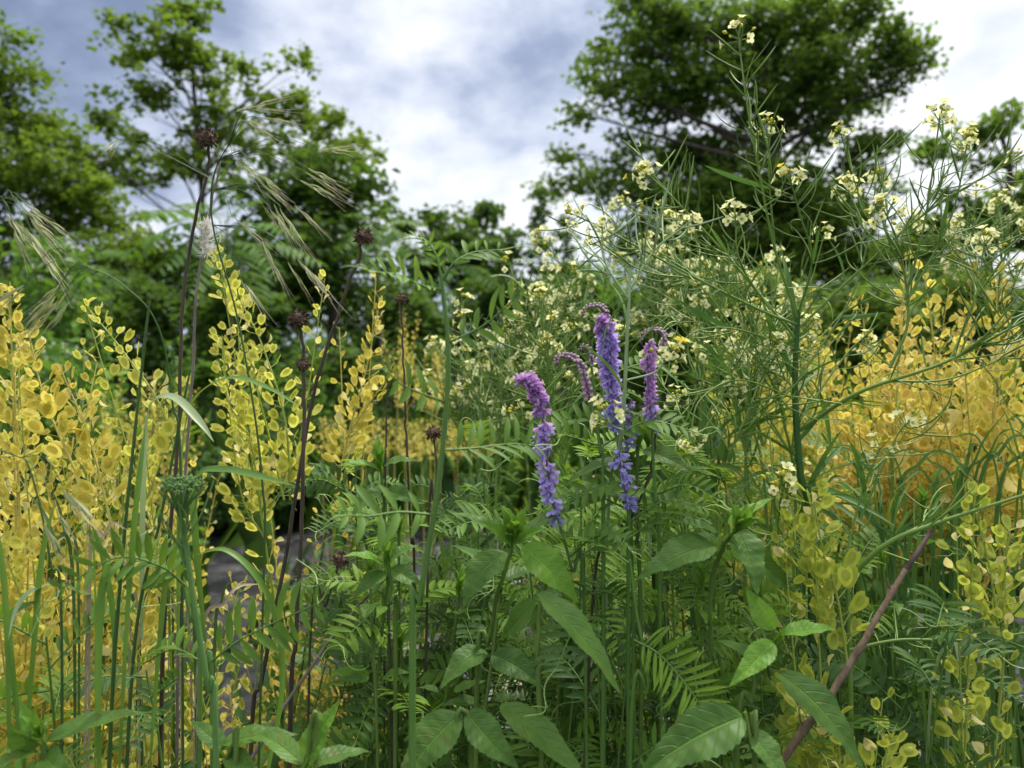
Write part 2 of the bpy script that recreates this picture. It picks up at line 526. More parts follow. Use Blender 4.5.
def ell_t(nu=7, nv=5, rx=.3, rz=.3, tip=1.0):
    V = [(0, 0, 0)]
    for i in range(1, nv):
        f = i / nv
        r = math.sin(math.pi * f ** tip)
        for j in range(nu):
            a = j * 2 * math.pi / nu
            V.append((rx * r * math.cos(a), f, rz * r * math.sin(a)))
    V.append((0, 1, 0))
    F3, F4 = [], []
    for j in range(nu):
        j2 = (j + 1) % nu
        F3.append((0, 1 + j2, 1 + j))
        F3.append((len(V) - 1, 1 + (nv - 2) * nu + j, 1 + (nv - 2) * nu + j2))
        for i in range(nv - 2):
            F4.append((1 + i * nu + j, 1 + i * nu + j2, 1 + (i + 1) * nu + j2, 1 + (i + 1) * nu + j))
    return T(V, [(F3, 0), (F4, 0)])


T_BUD = ell_t()
T_BUDLO = ell_t(5, 4, .32, .32)


def flower_t():
    """four-petalled mustard flower, unit radius, facing +y"""
    mb = MB()
    pet = leaf_t([.05, .09, .20, .33, .36, .20], .3, .6)
    for k in range(4):
        a = k * math.pi / 2 + .3
        d = np.array([math.cos(a), .75, math.sin(a)])
        mb.inst(pet, np.array([[0, .15, 0]]), d, np.array([0, 1.0, 0]), 1.0, 0)
    for k in range(6):
        a = k * math.pi / 3
        mb.inst(T_BUDLO, np.array([[0, .1, 0]]), np.array([math.cos(a) * .35, 1, math.sin(a) * .35]), np.array([1.0, 0, 0]), np.array([[.28, .62, .28]]), 1)
    return T(np.concatenate(mb.V), mb.F)


T_FLOWER = flower_t()


def floret_t():
    """vetch floret, unit length along y, banner lifting to +z. mats 0 petal, 1 calyx"""
    mb = MB()
    s = np.linspace(0, 1, 8)
    body = np.stack([np.zeros(8), s * .82, -.10 * s ** 2], 1)
    mb.tube(body[:4], [.07, .11, .12], raw=True, sides=6, mat=1)
    mb.tube(body[2:], [.11, .14, .14, .12, .05], raw=True, sides=6, mat=0)
    ban = leaf_t([.08, .18, .25, .27, .24, .12], .75, -.3)
    mb.inst(ban, np.array([[0, .38, .06]]), np.array([0, .80, .42]), np.array([0, -.42, .8]), np.array([[1.0, .62, 1.0]]), 0)
    w = leaf_t([.05, .13, .16, .13, .03], .3, .2)
    for sg in (-1, 1):
        mb.inst(w, np.array([[.08 * sg, .42, .0]]), np.array([.25 * sg, .9, -.12]), np.array([.9 * sg, 0, .3]), np.array([[1, .58, 1]]), 0)
    return T(np.concatenate(mb.V), mb.F)


T_FLORET = floret_t()


# ------------------------------------------------------------------ plant builders
POD = {'lemon': ('pod_lemon', 'seed_lemon', 'stalk_lime'), 'yellow': ('pod_yellow', 'seed_yellow', 'stalk_yellow'), 'orange': ('pod_orange', 'seed_orange', 'stalk_yellow'),
       'lime': ('pod_lime', 'seed_lime', 'stalk_lime')}


def raceme(root, ctrl, npods, size, kind, start=.12, lo=False, r=.0011, ped=.0105, tip=.5):
    mp, ms, mk = (M[k] for k in POD[kind])
    pts = cr(ctrl, 20)
    st = MB()
    st.tube(pts, r, r * .45, raw=True, sides=4 if lo else 5)
    t = np.linspace(start, 1, npods) + R.uniform(-.012, .012, npods)
    t = np.clip(t, 0, 1)
    p = at_t(pts, t)
    tg = tan_t(pts, t)
    u, v = perp(tg)
    ph = np.arange(npods) * 2.4 + R.normal(0, .35, npods)
    out = np.cos(ph)[:, None] * u + np.sin(ph)[:, None] * v
    k = np.linspace(1, tip, npods)
    d = nrm(out * R.uniform(.7, 1.1, (npods, 1)) + tg * .35 + UP * .25 + R.normal(0, .12, (npods, 3)))
    pl = ped * np.linspace(1.1, .45, npods) * R.uniform(.8, 1.25, npods)
    e = p + d * pl[:, None]
    st.inst(T_STICK, p, d, UP, np.stack([np.full(npods, r * .35), pl, np.full(npods, r * .35)], 1))
    o = st.build('raceme', [mk], root, root)
    pods = MB()
    Y = nrm(d + UP * R.uniform(.1, 1.0, (npods, 1)) + R.normal(0, .25, (npods, 3)))
    N = R.normal(0, 1, (npods, 3)) + np.array([0, -.5, .1])
    sz = size * k * R.uniform(.72, 1.22, npods)
    pap = R.random(npods) < .13
    pods.inst(T_POD_LO if lo else T_POD, e[~pap], Y[~pap], N[~pap], np.stack([sz * R.uniform(.78, 1.05, npods), sz, sz * R.uniform(.4, 1.7, npods)], 1)[~pap])
    if pap.any():
        pods.inst(T_POD_FLAT, e[pap], Y[pap], N[pap], sz[pap] * 1.9, 2)
    pods.build('seed_pods', [mp, ms, M['pod_papery']], o, root)
    return o


def pennycress(label, apex, kind='yellow', nr=4, npods=30, size=.0066, group=None, low=.35, spread=.09, lo=False, curves=(), base=None, cat='pennycress', top=.5):
    """plant from the ground to apex; curves adds hand-placed racemes"""
    base = ground_under(apex, .05) if base is None else base
    root = thing('pennycress', label, cat, base, group)
    H = apex[2]
    mid = base * .5 + apex * .5 + np.array([U(-.02, .02), U(-.02, .02), 0])
    main = cr([base, mid, apex], 24)
    sm = MB()
    sm.tube(main[:max(17, int(24 * top) + 2)], .0021, .0011, raw=True, sides=6)
    sm.build('stem', [M[POD[kind][2]]], root, root)
    raceme(root, main[int(24 * top):], npods, size, kind, lo=lo)
    ph = U(0, 6)
    for i in range(nr):
        t = low + (0.78 - low) * (i + U(.1, .9)) / max(nr, 1)
        s0 = at_t(main, np.array([t]))[0]
        a = ph + i * 2.4
        o = np.array([math.cos(a), math.sin(a), 0]) * spread * U(.7, 1.3)
        L = U(.14, .24)
        end = s0 + o + UP * min(L, max(.06, H - s0[2] - .01))
        raceme(root, [s0, s0 + o * .55 + UP * L * .25, end], int(npods * U(.7, 1.1)), size, kind, lo=lo, start=.22)
    for c in curves:
        raceme(root, c, max(14, int(np.linalg.norm(np.asarray(c[0]) - np.asarray(c[-1])) / .0036)), size, kind, start=.04)
    return root


def vetch_leaf(root, p0, d, L, N=UP, pairs=9, mats=('vetch_leaf', 'vetch_stem'), droop=.25, tendril=False, ll=.30, ctrl=None, lw=1.0):
    d = nrm(np.asarray(d, float))
    if ctrl is None:
        ctrl = [p0, p0 + d * L * .5 + UP * L * .05, p0 + d * L - UP * L * droop]
    pts = cr(ctrl, 16)
    mb = MB()
    mb.tube(pts, .00075, .0004, raw=True, sides=4, mat=1)
    t = np.repeat(np.linspace(.14, .97, pairs), 2) + R.uniform(-.012, .012, pairs * 2)
    t = np.clip(t, 0, 1)
    p = at_t(pts, t)
    tg = tan_t(pts, t)
    S = nrm(np.cross(tg, np.broadcast_to(N, tg.shape) + 1e-3))
    Nn = np.cross(S, tg)
    sg = np.tile([1, -1], pairs)[:, None]
    raise_ = U(-.1, .45)
    Y = nrm(S * sg * .9 + tg * R.uniform(.30, .55, (pairs * 2, 1)) + Nn * raise_ + R.normal(0, .07, (pairs * 2, 3)))
    NN = Nn - S * sg * raise_ + R.normal(0, .15, tg.shape)
    l = L * ll * np.repeat(1 - .45 * np.abs(np.linspace(-.75, 1, pairs)) ** 2, 2) * R.uniform(.88, 1.1, pairs * 2)
    mb.inst(T_LEAFLET, p, Y, NN, np.stack([l * U(.85, 1.15) * lw, l, l], 1), 0)
    if tendril:
        o = mb.build('leaf', [M[mats[0]], M[mats[1]]], root, root)
    if 1:
        tb = MB() if tendril else mb
        td = tan_t(pts, np.array([1.0]))[0]
        for k in range(int(R.integers(1, 3))):
            w = nrm(td + R.normal(0, .45, 3))
            l2 = L * U(.25, .5)
            q = pts[-1]
            a = nrm(np.cross(w, R.normal(0, 1, 3)))
            b = np.cross(w, a)
            s = np.linspace(0, 1, 14)
            cur = U(2, 7)
            rr = l2 * .22
            pp = q + w * (s * l2)[:, None] + a * (rr * s * np.sin(s * cur))[:, None] + b * (rr * s * (1 - np.cos(s * cur)))[:, None]
            tb.tube(pp, .0005, .0002, raw=True, sides=3, mat=0 if tendril else 2)
    if tendril:
        tb.build('tendril', [M['tendril']], o, root)
    else:
        o = mb.build('leaf', [M[mats[0]], M[mats[1]], M['tendril']], root, root)
    return o


def vetch(label, stem, nleaf=7, L=.07, group=None, mats=('vetch_leaf', 'vetch_stem'), t0=.25, pairs=9, r=.0011, cat='vetch'):
    base = np.array(stem[0], float)
    root = thing('vetch', label, cat, base, group)
    pts = cr(stem, 26)
    mb = MB()
    mb.tube(pts, r * 1.15, r * .6, raw=True, sides=5)
    mb.build('stem', [M['vetch_stem']], root, root)
    for i, t in enumerate(np.linspace(t0, .98, nleaf)):
        p = at_t(pts, np.array([t]))[0]
        a = i * 2.6 + U(-.6, .6)
        d = np.array([math.cos(a), math.sin(a) * .8 - .15, U(.05, .65)])
        vetch_leaf(root, p, d, L * U(.8, 1.25), UP + R.normal(0, .25, 3) + np.array([0, -.35, 0]), pairs, mats, U(.05, .4))
    return root


def spike(root, ctrl, n, fl, face, buds_t=.12, width=1.0, gap=None, tail=.9, th=(.36, .68)):
    """one-sided vetch flower spike; ctrl runs from tip to bottom"""
    pts = cr(ctrl, 30)
    ax = MB()
    ax.tube(pts, .0006, .0011, raw=True, sides=5)
    o = ax.build('flower_spike', [M['vp_dark']], root, root)
    t = np.linspace(0.0, 1, n)
    if gap:
        t = t[(t < gap[0]) | (t > gap[1])]
    n = len(t)
    p = at_t(pts, t)
    tg = tan_t(pts, t)
    face = np.asarray(face, float)
    F = nrm(face - tg * (tg @ face)[:, None])
    S = np.cross(tg, F)
    ph = np.where(np.arange(n) % 3 == 0, -.95, np.where(np.arange(n) % 3 == 1, .0, .95)) + R.normal(0, .32, n)
    out = np.cos(ph)[:, None] * F + np.sin(ph)[:, None] * S
    k = np.clip(.40 + t * 2.8, .40, 1) * np.where(t > tail, .8, 1)
    Y = nrm(out * .72 + tg * R.uniform(.55, .85, (n, 1)) + R.normal(0, .07, (n, 3)))
    N = -tg + out * .5
    L = fl * k * R.uniform(.9, 1.12, n)
    mb = MB()
    isb = t < buds_t
    mb.inst(T_BUD, p[isb], Y[isb], N[isb], np.stack([L * .9, L, L * .9], 1)[isb], 4)
    for m, a, b in ((0, buds_t, th[0]), (1, th[0], th[1]), (2, th[1], 1.01)):
        tt = t + R.normal(0, .07, n)
        tt = np.clip(tt, buds_t, 1)
        s = (~isb) & (tt >= a) & (tt < b)
        if s.any():
            tm = T(T_FLORET.V, [(f, m if q == 0 else 3) for f, q in T_FLORET.F])
            mb.inst(tm, p[s], Y[s], N[s], np.stack([L * width, L, L * width], 1)[s])
    mb.build('florets', [M['vp_pink'], M['vp_violet'], M['vp_blue'], M['vp_dark'], M['vbud']], o, root)
    return o


def bud_spike(root, ctrl, n, fl, face):
    pts = cr(ctrl, 24)
    ax = MB()
    ax.tube(pts, .0005, .001, raw=True, sides=5)
    o = ax.build('bud_spike', [M['vp_dark']], root, root)
    t = np.linspace(0, 1, n)
    p = at_t(pts, t)
    tg = tan_t(pts, t)
    face = np.asarray(face, float)
    F = nrm(face - tg * (tg @ face)[:, None])
    S = np.cross(tg, F)
    ph = np.where(np.arange(n) % 2 == 0, -.7, .7) + R.normal(0, .15, n)
    out = np.cos(ph)[:, None] * F + np.sin(ph)[:, None] * S
    Y = nrm(out * .55 + tg * .75 + R.normal(0, .05, (n, 3)))
    L = fl * (.5 + .5 * t)
    mb = MB()
    mb.inst(T_BUD, p, Y, -tg, np.stack([L * .95, L, L * .95], 1))
    mb.inst(T_BUD, p + Y * (L * .42)[:, None], Y, -tg, np.stack([L * .75, L * .66, L * .75], 1), 1)
    mb.build('buds', [M['vp_dark'], M['vbud']], o, root)
    return o


def flower_cluster(parent, root, p, d, s, n=11, yellow=0):
    d = nrm(np.asarray(d, float))
    mb = MB()
    u, v = perp(d[None])
    ph = np.arange(n) * 2.4 + U(0, 6)
    el = np.sqrt((np.arange(n) + .5) / n)
    out = np.cos(ph)[:, None] * u + np.sin(ph)[:, None] * v
    Y = nrm(d * (1.05 - el)[:, None] * 1.4 + out * el[:, None] + R.normal(0, .14, (n, 3)))
    pl = s * R.uniform(1.3, 2.2, n)
    b = p - d * (el * s * 1.4)[:, None]
    mb.inst(T_STICK, b, Y, UP, np.stack([np.full(n, s * .07), pl, np.full(n, s * .07)], 1), 2)
    op = R.random(n) < .78
    sz = s * R.uniform(.8, 1.15, n)
    tm = T_FLOWER
    mb.inst(tm, (b + Y * pl[:, None])[op], Y[op], R.normal(0, 1, (n, 3))[op], sz[op])
    mb.inst(T_BUDLO, (b + Y * pl[:, None])[~op], Y[~op], R.normal(0, 1, (n, 3))[~op], sz[~op] * .9, 1)
    if yellow:
        q = p + R.normal(0, s * 1.2, (yellow, 3))
        mb.inst(tm, q, d + R.normal(0, .4, (yellow, 3)), R.normal(0, 1, (yellow, 3)), s * .9, 3)
    nb = 7
    Yb = nrm(d + R.normal(0, .35, (nb, 3)))
    mb.inst(T_BUDLO, p + Yb * s * .9, Yb, R.normal(0, 1, (nb, 3)), s * .75, 1)
    return mb.build('flower_cluster', [M['petal'], M['petal_core'], M['mustard_stem'], M['petal_yellow']], parent, root)


def mbranch(root, ctrl, r=.0011, cl=.0048, sil=16, t0=.25, t1=.93, silL=.045, leaves=1, mat='mustard_stem', n=10, yellow=0, twigs=0, parent=None, leafL=.05):
    pts = cr(ctrl, max(14, 6 * len(ctrl)))
    mb = MB()
    mb.tube(pts, r, max(.0005, r * .45), raw=True, sides=6)
    if sil:
        t = R.uniform(t0, t1, sil)
        p = at_t(pts, t)
        tg = tan_t(pts, t)
        u, v = perp(tg)
        ph = R.uniform(0, 6.283, sil)
        out = np.cos(ph)[:, None] * u + np.sin(ph)[:, None] * v
        Y = nrm(out + tg * R.uniform(.15, .9, (sil, 1)))
        for k in range(4):
            s = np.arange(sil) % 4 == k
            if s.any():
                L = silL * R.uniform(.55, 1.15, s.sum())
                mb.inst(T_SIL[k], p[s], Y[s], tg[s] * .6 + UP * .5 + R.normal(0, .5, (s.sum(), 3)), np.stack([np.full(s.sum(), .052), L, L], 1) if False else np.stack([np.full(s.sum(), .055), L, L], 1))
    if leaves:
        t = R.uniform(.05, .6, leaves)
        p = at_t(pts, t)
        tg = tan_t(pts, t)
        out = nrm(R.normal(0, 1, (leaves, 3)))
        L = leafL * R.uniform(.6, 1.4, leaves)
        mb.inst(T_BLADE, p, nrm(out + tg * .7), UP + R.normal(0, .4, (leaves, 3)), np.stack([L * 1.3, L, L], 1), 1)
    o = mb.build('branch', [M[mat], M['mustard_leaf']], parent or root, root)
    if cl:
        flower_cluster(o, root, pts[-1], pts[-1] - pts[-3], cl, n, yellow)
    for k in range(twigs):
        t = U(.35, .85)
        p = at_t(pts, np.array([t]))[0]
        tg = tan_t(pts, np.array([t]))[0]
        d = nrm(tg + nrm(R.normal(0, 1, 3)) * .8 + UP * .25)
        L = U(.04, .09)
        mbranch(root, [p, p + d * L * .5, p + d * L + UP * L * .2], r * .6, cl * .9 if U(0, 1) < .62 else 0, 6, .2, .95, silL, 0, mat, n - 2, leafL=leafL)
    return o


def herb_leaf(root, A, B, w, N, arch=.06, fold=.42, mat='herb_leaf', teeth=15, name='leaf', tipcurl=0.0):
    A, B = np.asarray(A, float), np.asarray(B, float)
    L = np.linalg.norm(B - A)
    w = w * .86
    Y = nrm(B - A)
    X = nrm(np.cross(Y, np.asarray(N, float)))
    Z = np.cross(X, Y)
    nv, nu = 44, 9
    v = np.linspace(0, 1, nv)
    prof = np.sin(math.pi * np.clip(v, 0, 1) ** .66) * (1 - .30 * v)
    prof = prof / prof.max()
    prof = np.maximum(prof, .035)
    prof[-1] = .004
    saw = 1 + .14 * ((v * teeth) % 1.0 - .5) * (v > .12) * (v < .93)
    u = np.linspace(-1, 1, nu)
    jag = np.where(np.abs(u)[None] > .99, saw[:, None], 1.0)
    hw = w * .5 * prof[:, None] * jag
    x = u[None] * hw
    wav = R.normal(0, 1)
    z = arch * L * (4 * v * (1 - v))[:, None] + fold * np.abs(x) * (1 - .3 * np.abs(u)[None]) - tipcurl * L * (v ** 3)[:, None]
    z = z + .035 * w * np.sin(v * 19 + wav)[:, None] * np.abs(u)[None] - .02 * w * np.cos(v * 9 * 2 * math.pi)[:, None] * (np.abs(u) * (1 - np.abs(u)) * 2)[None]
    sway = U(-.05, .05) * L * np.sin(v * math.pi)
    W = A + (x + sway[:, None])[..., None] * X + (v[:, None] * L + 0 * x)[..., None] * Y + z[..., None] * Z
    i, j = np.meshgrid(np.arange(nv - 1), np.arange(nu - 1), indexing='ij')
    F = np.stack([i * nu + j, i * nu + j + 1, (i + 1) * nu + j + 1, (i + 1) * nu + j], -1).reshape(-1, 4)
    uv = np.stack([np.broadcast_to((u + 1) / 2, (nv, nu)), np.broadcast_to(v[:, None], (nv, nu))], -1).reshape(-1, 2)
    mb = MB()
    mb.add(W.reshape(-1, 3), F, 0, uv)
    return mb.build(name, [M[mat]], root, root)


def herb_shoot(label, stem, leaves=(), group=None, tip=True, auto=0, aL=.05, cat='leafy herb', d=.5, mat='herb_leaf', tipL=.02, auto_t=(.45, .95)):
    """stem: world points from ground to tip.  leaves: (ax,ay,bx,by,width_px,N,arch,dA,dB,mat)"""
    stem = np.asarray(stem, float)
    root = thing('leafy_herb', label, cat, stem[0], group)
    pts = cr(stem, 24)
    mb = MB()
    pts = pts + np.stack([np.cumsum(R.normal(0, .0011, 24)), np.cumsum(R.normal(0, .0011, 24)), np.zeros(24)], 1) * np.sin(np.linspace(0, math.pi, 24))[:, None]
    mb.tube(pts, .0018, .0012, raw=True, sides=7)
    mb.build('stem', [M['herb_stem']], root, root)
    for lf in leaves:
        ax, ay, bx, by, wp, N, arch, dA, dB, mt = lf
        herb_leaf(root, P(ax, ay, dA), P(bx, by, dB), px2m(wp, (dA + dB) / 2), N, arch, mat=mt)
    for i in range(auto):
        t = auto_t[0] + (auto_t[1] - auto_t[0]) * i / max(auto - 1, 1)
        p = at_t(pts, np.array([t]))[0]
        a = i * math.pi / 2 + U(-.2, .2)
        for sg in (0, math.pi):
            dd = np.array([math.cos(a + sg), math.sin(a + sg), U(-.25, .55)])
            L = aL * U(.7, 1.2) * (1.1 - .45 * t)
            q = p + nrm(dd) * .006
            herb_leaf(root, q, p + nrm(dd) * L, L * U(.34, .44), UP + np.array([0, -.4, 0]) + R.normal(0, .15, 3), U(.02, .12), mat=mat, tipcurl=U(0, .2))
    if tip:
        p = pts[-1]
        td = nrm(pts[-1] - pts[-3])
        u, v = perp(td[None])
        for i in range(6):
            a = i * math.pi / 2 + (i // 2) * .6
            o = math.cos(a) * u[0] + math.sin(a) * v[0]
            L = tipL * (1 - .09 * i)
            herb_leaf(root, p - td * .002 * i, p + nrm(td * 1.3 + o * (.38 + .17 * i)) * L, L * .40, -o + td * .5, .12, mat='herb_leaf_bright', teeth=8)
    return root


def ribbon(mb, ctrl, w, mat=0, N=None, fold=.25, n=28, wprof=None):
    pts = cr(ctrl, n)
    tg = nrm(np.gradient(pts, axis=0))
    N = np.array([0, -.7, .7]) if N is None else np.asarray(N, float)
    S = nrm(np.cross(tg, np.broadcast_to(N, tg.shape)))
    Z = np.cross(S, tg)
    v = np.linspace(0, 1, n)
    pr = np.interp(v, [0, .1, .5, .8, 1], [.30, .55, 1, .8, .03]) if wprof is None else np.interp(v, np.linspace(0, 1, len(wprof)), wprof)
    hw = (w / 2 * pr)[:, None]
    cols = [pts - S * hw + Z * hw * fold, pts - S * hw * .5 + Z * hw * fold * .35, pts, pts + S * hw * .5 + Z * hw * fold * .35, pts + S * hw + Z * hw * fold]
    V = np.stack(cols, 1)
    i, j = np.meshgrid(np.arange(n - 1), np.arange(4), indexing='ij')
    F = np.stack([i * 5 + j, i * 5 + j + 1, (i + 1) * 5 + j + 1, (i + 1) * 5 + j], -1).reshape(-1, 4)
    uv = np.stack([np.broadcast_to(np.linspace(0, 1, 5), (n, 5)), np.broadcast_to(v[:, None], (n, 5))], -1).reshape(-1, 2)
    mb.add(V.reshape(-1, 3), F, mat, uv)


def grass_plant(label, blades, culms=(), group=None, mat='grass', cat='grass'):
    """blades: (world ctrl list, width, material, N)"""
    b0 = np.asarray((blades[0][0] if blades else culms[0][0])[0], float)
    base = np.array([b0[0], b0[1], 0.0])
    root = thing('grass_plant', label, cat, base, group)
    for c, w, mt, N in blades:
        mb = MB()
        ribbon(mb, c, w, 0, N)
        mb.build('blade', [M[mt]], root, root)
    for c, r in culms:
        mb = MB()
        mb.tube(c, r, r * .5, sides=5, n=24)
        mb.build('culm', [M['grass_dark']], root, root)
    return root


def dead_stalk(label, ctrl, r, head=None, group=None, mat='dead', nodes=(), name='dead_stalk', cat='dead stalk', hs=.0115, sides=6):
    """ctrl from ground to top; head = direction"""
    ctrl = np.asarray(ctrl, float)
    root = thing(name, label, cat, ctrl[0], group)
    pts = cr(ctrl, 40)
    pts = pts + R.normal(0, .0005, pts.shape) * np.linspace(0, 1, 40)[:, None]
    mb = MB()
    mb.tube(pts, r * 1.0, r * .62, raw=True, sides=sides)
    mb.build('stalk', [M[mat]], root, root)
    hp = []
    if head is not None:
        hp.append((pts[-1], nrm(pts[-1] - pts[-3]) if head is True else nrm(np.asarray(head, float)), hs))
    for t, s in nodes:
        hp.append((at_t(pts, np.array([t]))[0], nrm(np.array([U(-.3, .3), -.4, 1])), s))
    for p, d, s in hp:
        hb = MB()
        n = 130
        i = np.arange(n) + .5
        el = np.arccos(1 - 1.75 * i / n)
        ph = i * 2.39996
        u, v = perp(d[None])
        out = (np.sin(el) * np.cos(ph))[:, None] * u + (np.sin(el) * np.sin(ph))[:, None] * v + np.cos(el)[:, None] * d
        hb.inst(T_BUD, np.array([p - d * s * .55]), d, np.array([1.0, .2, 0]), np.array([[s * 2.3, s * 1.25, s * 2.3]]))
        c = p + d * s * .12
        hb.inst(leaf_t([.16, .22, .2, .12, .01], .6, -.7), c + out * s * .62,
                nrm(out + R.normal(0, .6, (n, 3)) - d * .1), d + R.normal(0, .8, (n, 3)), s * R.uniform(.16, .50, n))
        hb.build('seed_head', [M['dead_head']], root, root)
    return root


def brome_drawn(label, ctrl, hubs, r=.0008):
    """brome whose spikelets are given one by one: hubs = [(hub point, [(base, tip), ...])]"""
    ctrl = np.asarray(ctrl, float)
    root = thing('brome_grass', label, 'grass', ctrl[0])
    mb = MB()
    mb.tube(ctrl, r * 1.3, r * .4, sides=5, n=40)
    mb.build('culm', [M['grass_dark']], root, root)
    body = leaf_t([.015, .045, .055, .042, .006], .8, .2)
    for hub, sp in hubs:
        pb = MB()
        for b, e in sp:
            d = nrm(e - b)
            L = np.linalg.norm(e - b)
            pb.tube([hub, hub * .45 + b * .55 + UP * L * .22, b - d * L * .1, b], .00028, .00016, sides=3, n=12, mat=1)
            u, v = perp(d[None])
            for a in range(5):
                o = math.cos(a * 2.5) * u[0] + math.sin(a * 2.5) * v[0]
                s0 = b + d * L * .09 * a
                y = nrm(d + o * .06 - UP * .02 * a)
                pb.inst(body, s0[None], y, o, np.array([[L * .26, L * .36, L * .26]]), 0)
                t0 = s0 + y * L * .34
                pb.tube([t0, t0 + nrm(y + o * .06 + R.normal(0, .03, 3)) * L * U(.3, .5)], .00016, .00005, sides=3, n=3, mat=2)
        pb.build('panicle', [M['brome'], M['grass_dark'], M['brome_awn']], root, root)
    return root


def brome(label, ctrl, hubs, group=None, r=.0008):
    """drooping brome: culm and panicle of awned spikelets. hubs: (t, n, direction, length)"""
    ctrl = np.asarray(ctrl, float)
    root = thing('brome_grass', label, 'grass', ctrl[0], group)
    pts = cr(ctrl, 40)
    mb = MB()
    mb.tube(pts, r * 1.3, r * .4, raw=True, sides=5)
    mb.build('culm', [M['grass_dark']], root, root)
    body = leaf_t([.015, .045, .055, .042, .006], .8, .2)
    for t, n, d, L in hubs:
        pb = MB()
        p0 = at_t(pts, np.array([t]))[0]
        d = nrm(np.asarray(d, float))
        for k in range(n):
            dd = nrm(d + R.normal(0, .20, 3) * np.array([1, 1.2, 1.3]))
            l = L * U(.45, 1.15)
            e = p0 + dd * l - UP * l * U(.25, .75)
            m = p0 + dd * l * .55 + UP * l * U(.02, .12)
            q = pb.tube([p0, m, e], .00028, .00016, sides=3, n=10, mat=1)
            sd = nrm(nrm(q[-1] - q[-4]) + d * .25 + R.normal(0, .05, 3))
            sl = U(.018, .030)
            u, v = perp(sd[None])
            for a in range(4):
                o = math.cos(a * 2.5) * u[0] + math.sin(a * 2.5) * v[0]
                s0 = e + sd * sl * .14 * a
                y = nrm(sd + o * .07)
                pb.inst(body, s0[None], y, o, np.array([[sl * .62, sl * .62, sl * .62]]), 0)
                tip = s0 + y * sl * .58
                pb.tube([tip, tip + nrm(y + o * .08) * sl * U(.5, .9)], .00016, .00005, sides=3, n=3, mat=2)
        pb.build('panicle', [M['brome'], M['grass_dark'], M['brome_awn']], root, root)
    return root


def tree(name, label, base, depth, blobs, trunk, mat, leaf=.16, group=None, dens=1.0, cat='tree', fork=None, lobed=False, dspread=1.0, sig=.30, trunk_r=.16, twig=.012, lm_n=1.0):
    """blobs: (px, py, rx, ry, weight); trunk: list of (px, py) from the fork upward"""
    root = thing(name, label, cat, base, group)
    base = np.array(base, float)
    tp = [base] + [P(x, y, depth) for x, y in trunk]
    tm = MB()
    tpts = tm.tube(tp, trunk_r, trunk_r * .3, sides=8, n=26)
    tm.build('trunk', [M['bark']], root, root)
    cm = MB()
    for bx, by, rx, ry, w in blobs:
        c = P(bx, by, depth + U(-1, 1) * dspread * .8)
        RX, RY = px2m(rx, depth), px2m(ry, depth)
        n = int(max(4, dens * w * 26 * (RX * RY) / .8))
        d = nrm(R.normal(0, 1, (n, 3)))
        q = c + d * (R.random((n, 1)) ** .45) * np.array([RX, min(RX, RY) * 1.0 * dspread + .2, RY])
        # limb to the blob
        k = int(np.argmin(np.linalg.norm(tpts - (c - UP * RY * .6), axis=1)))
        k = min(k, len(tpts) - 3)
        lm = MB()
        s0 = tpts[max(2, k - 3)]
        lp = lm.tube([s0, s0 * .55 + c * .45 + UP * U(0, .25) * RY, c + UP * RY * .25], trunk_r * .33, trunk_r * .05, sides=6, n=14)
        for qq in q[::2]:
            kk = int(R.integers(5, 14))
            lm.tube([lp[kk], lp[kk] * .5 + qq * .5 + R.normal(0, .06, 3), qq], twig, twig * .3, sides=3, n=5)
        lm.build('limb', [M['bark']], root, root)
        nl = (R.uniform(18, 46, n) * lm_n).astype(int)
        idx = np.repeat(np.arange(n), nl)
        s_ = sig * R.uniform(.6, 1.25, n)[idx]
        lp_ = q[idx] + nrm(R.normal(0, 1, (len(idx), 3))) * (R.random((len(idx), 1)) ** .55) * (s_ * 1.75)[:, None] * np.array([1, 1, .6])
        Y = nrm(R.normal(0, 1, (len(idx), 3)) * np.array([1, 1, .5]) - UP * .25)
        N = UP + R.normal(0, .45, (len(idx), 3))
        cm.inst(T_LOBED if lobed else T_TREE, lp_, Y, N, leaf * R.uniform(.6, 1.25, len(idx)))
    cm.build('crown', [M[mat]], root, root)
    return root

reseed(101)
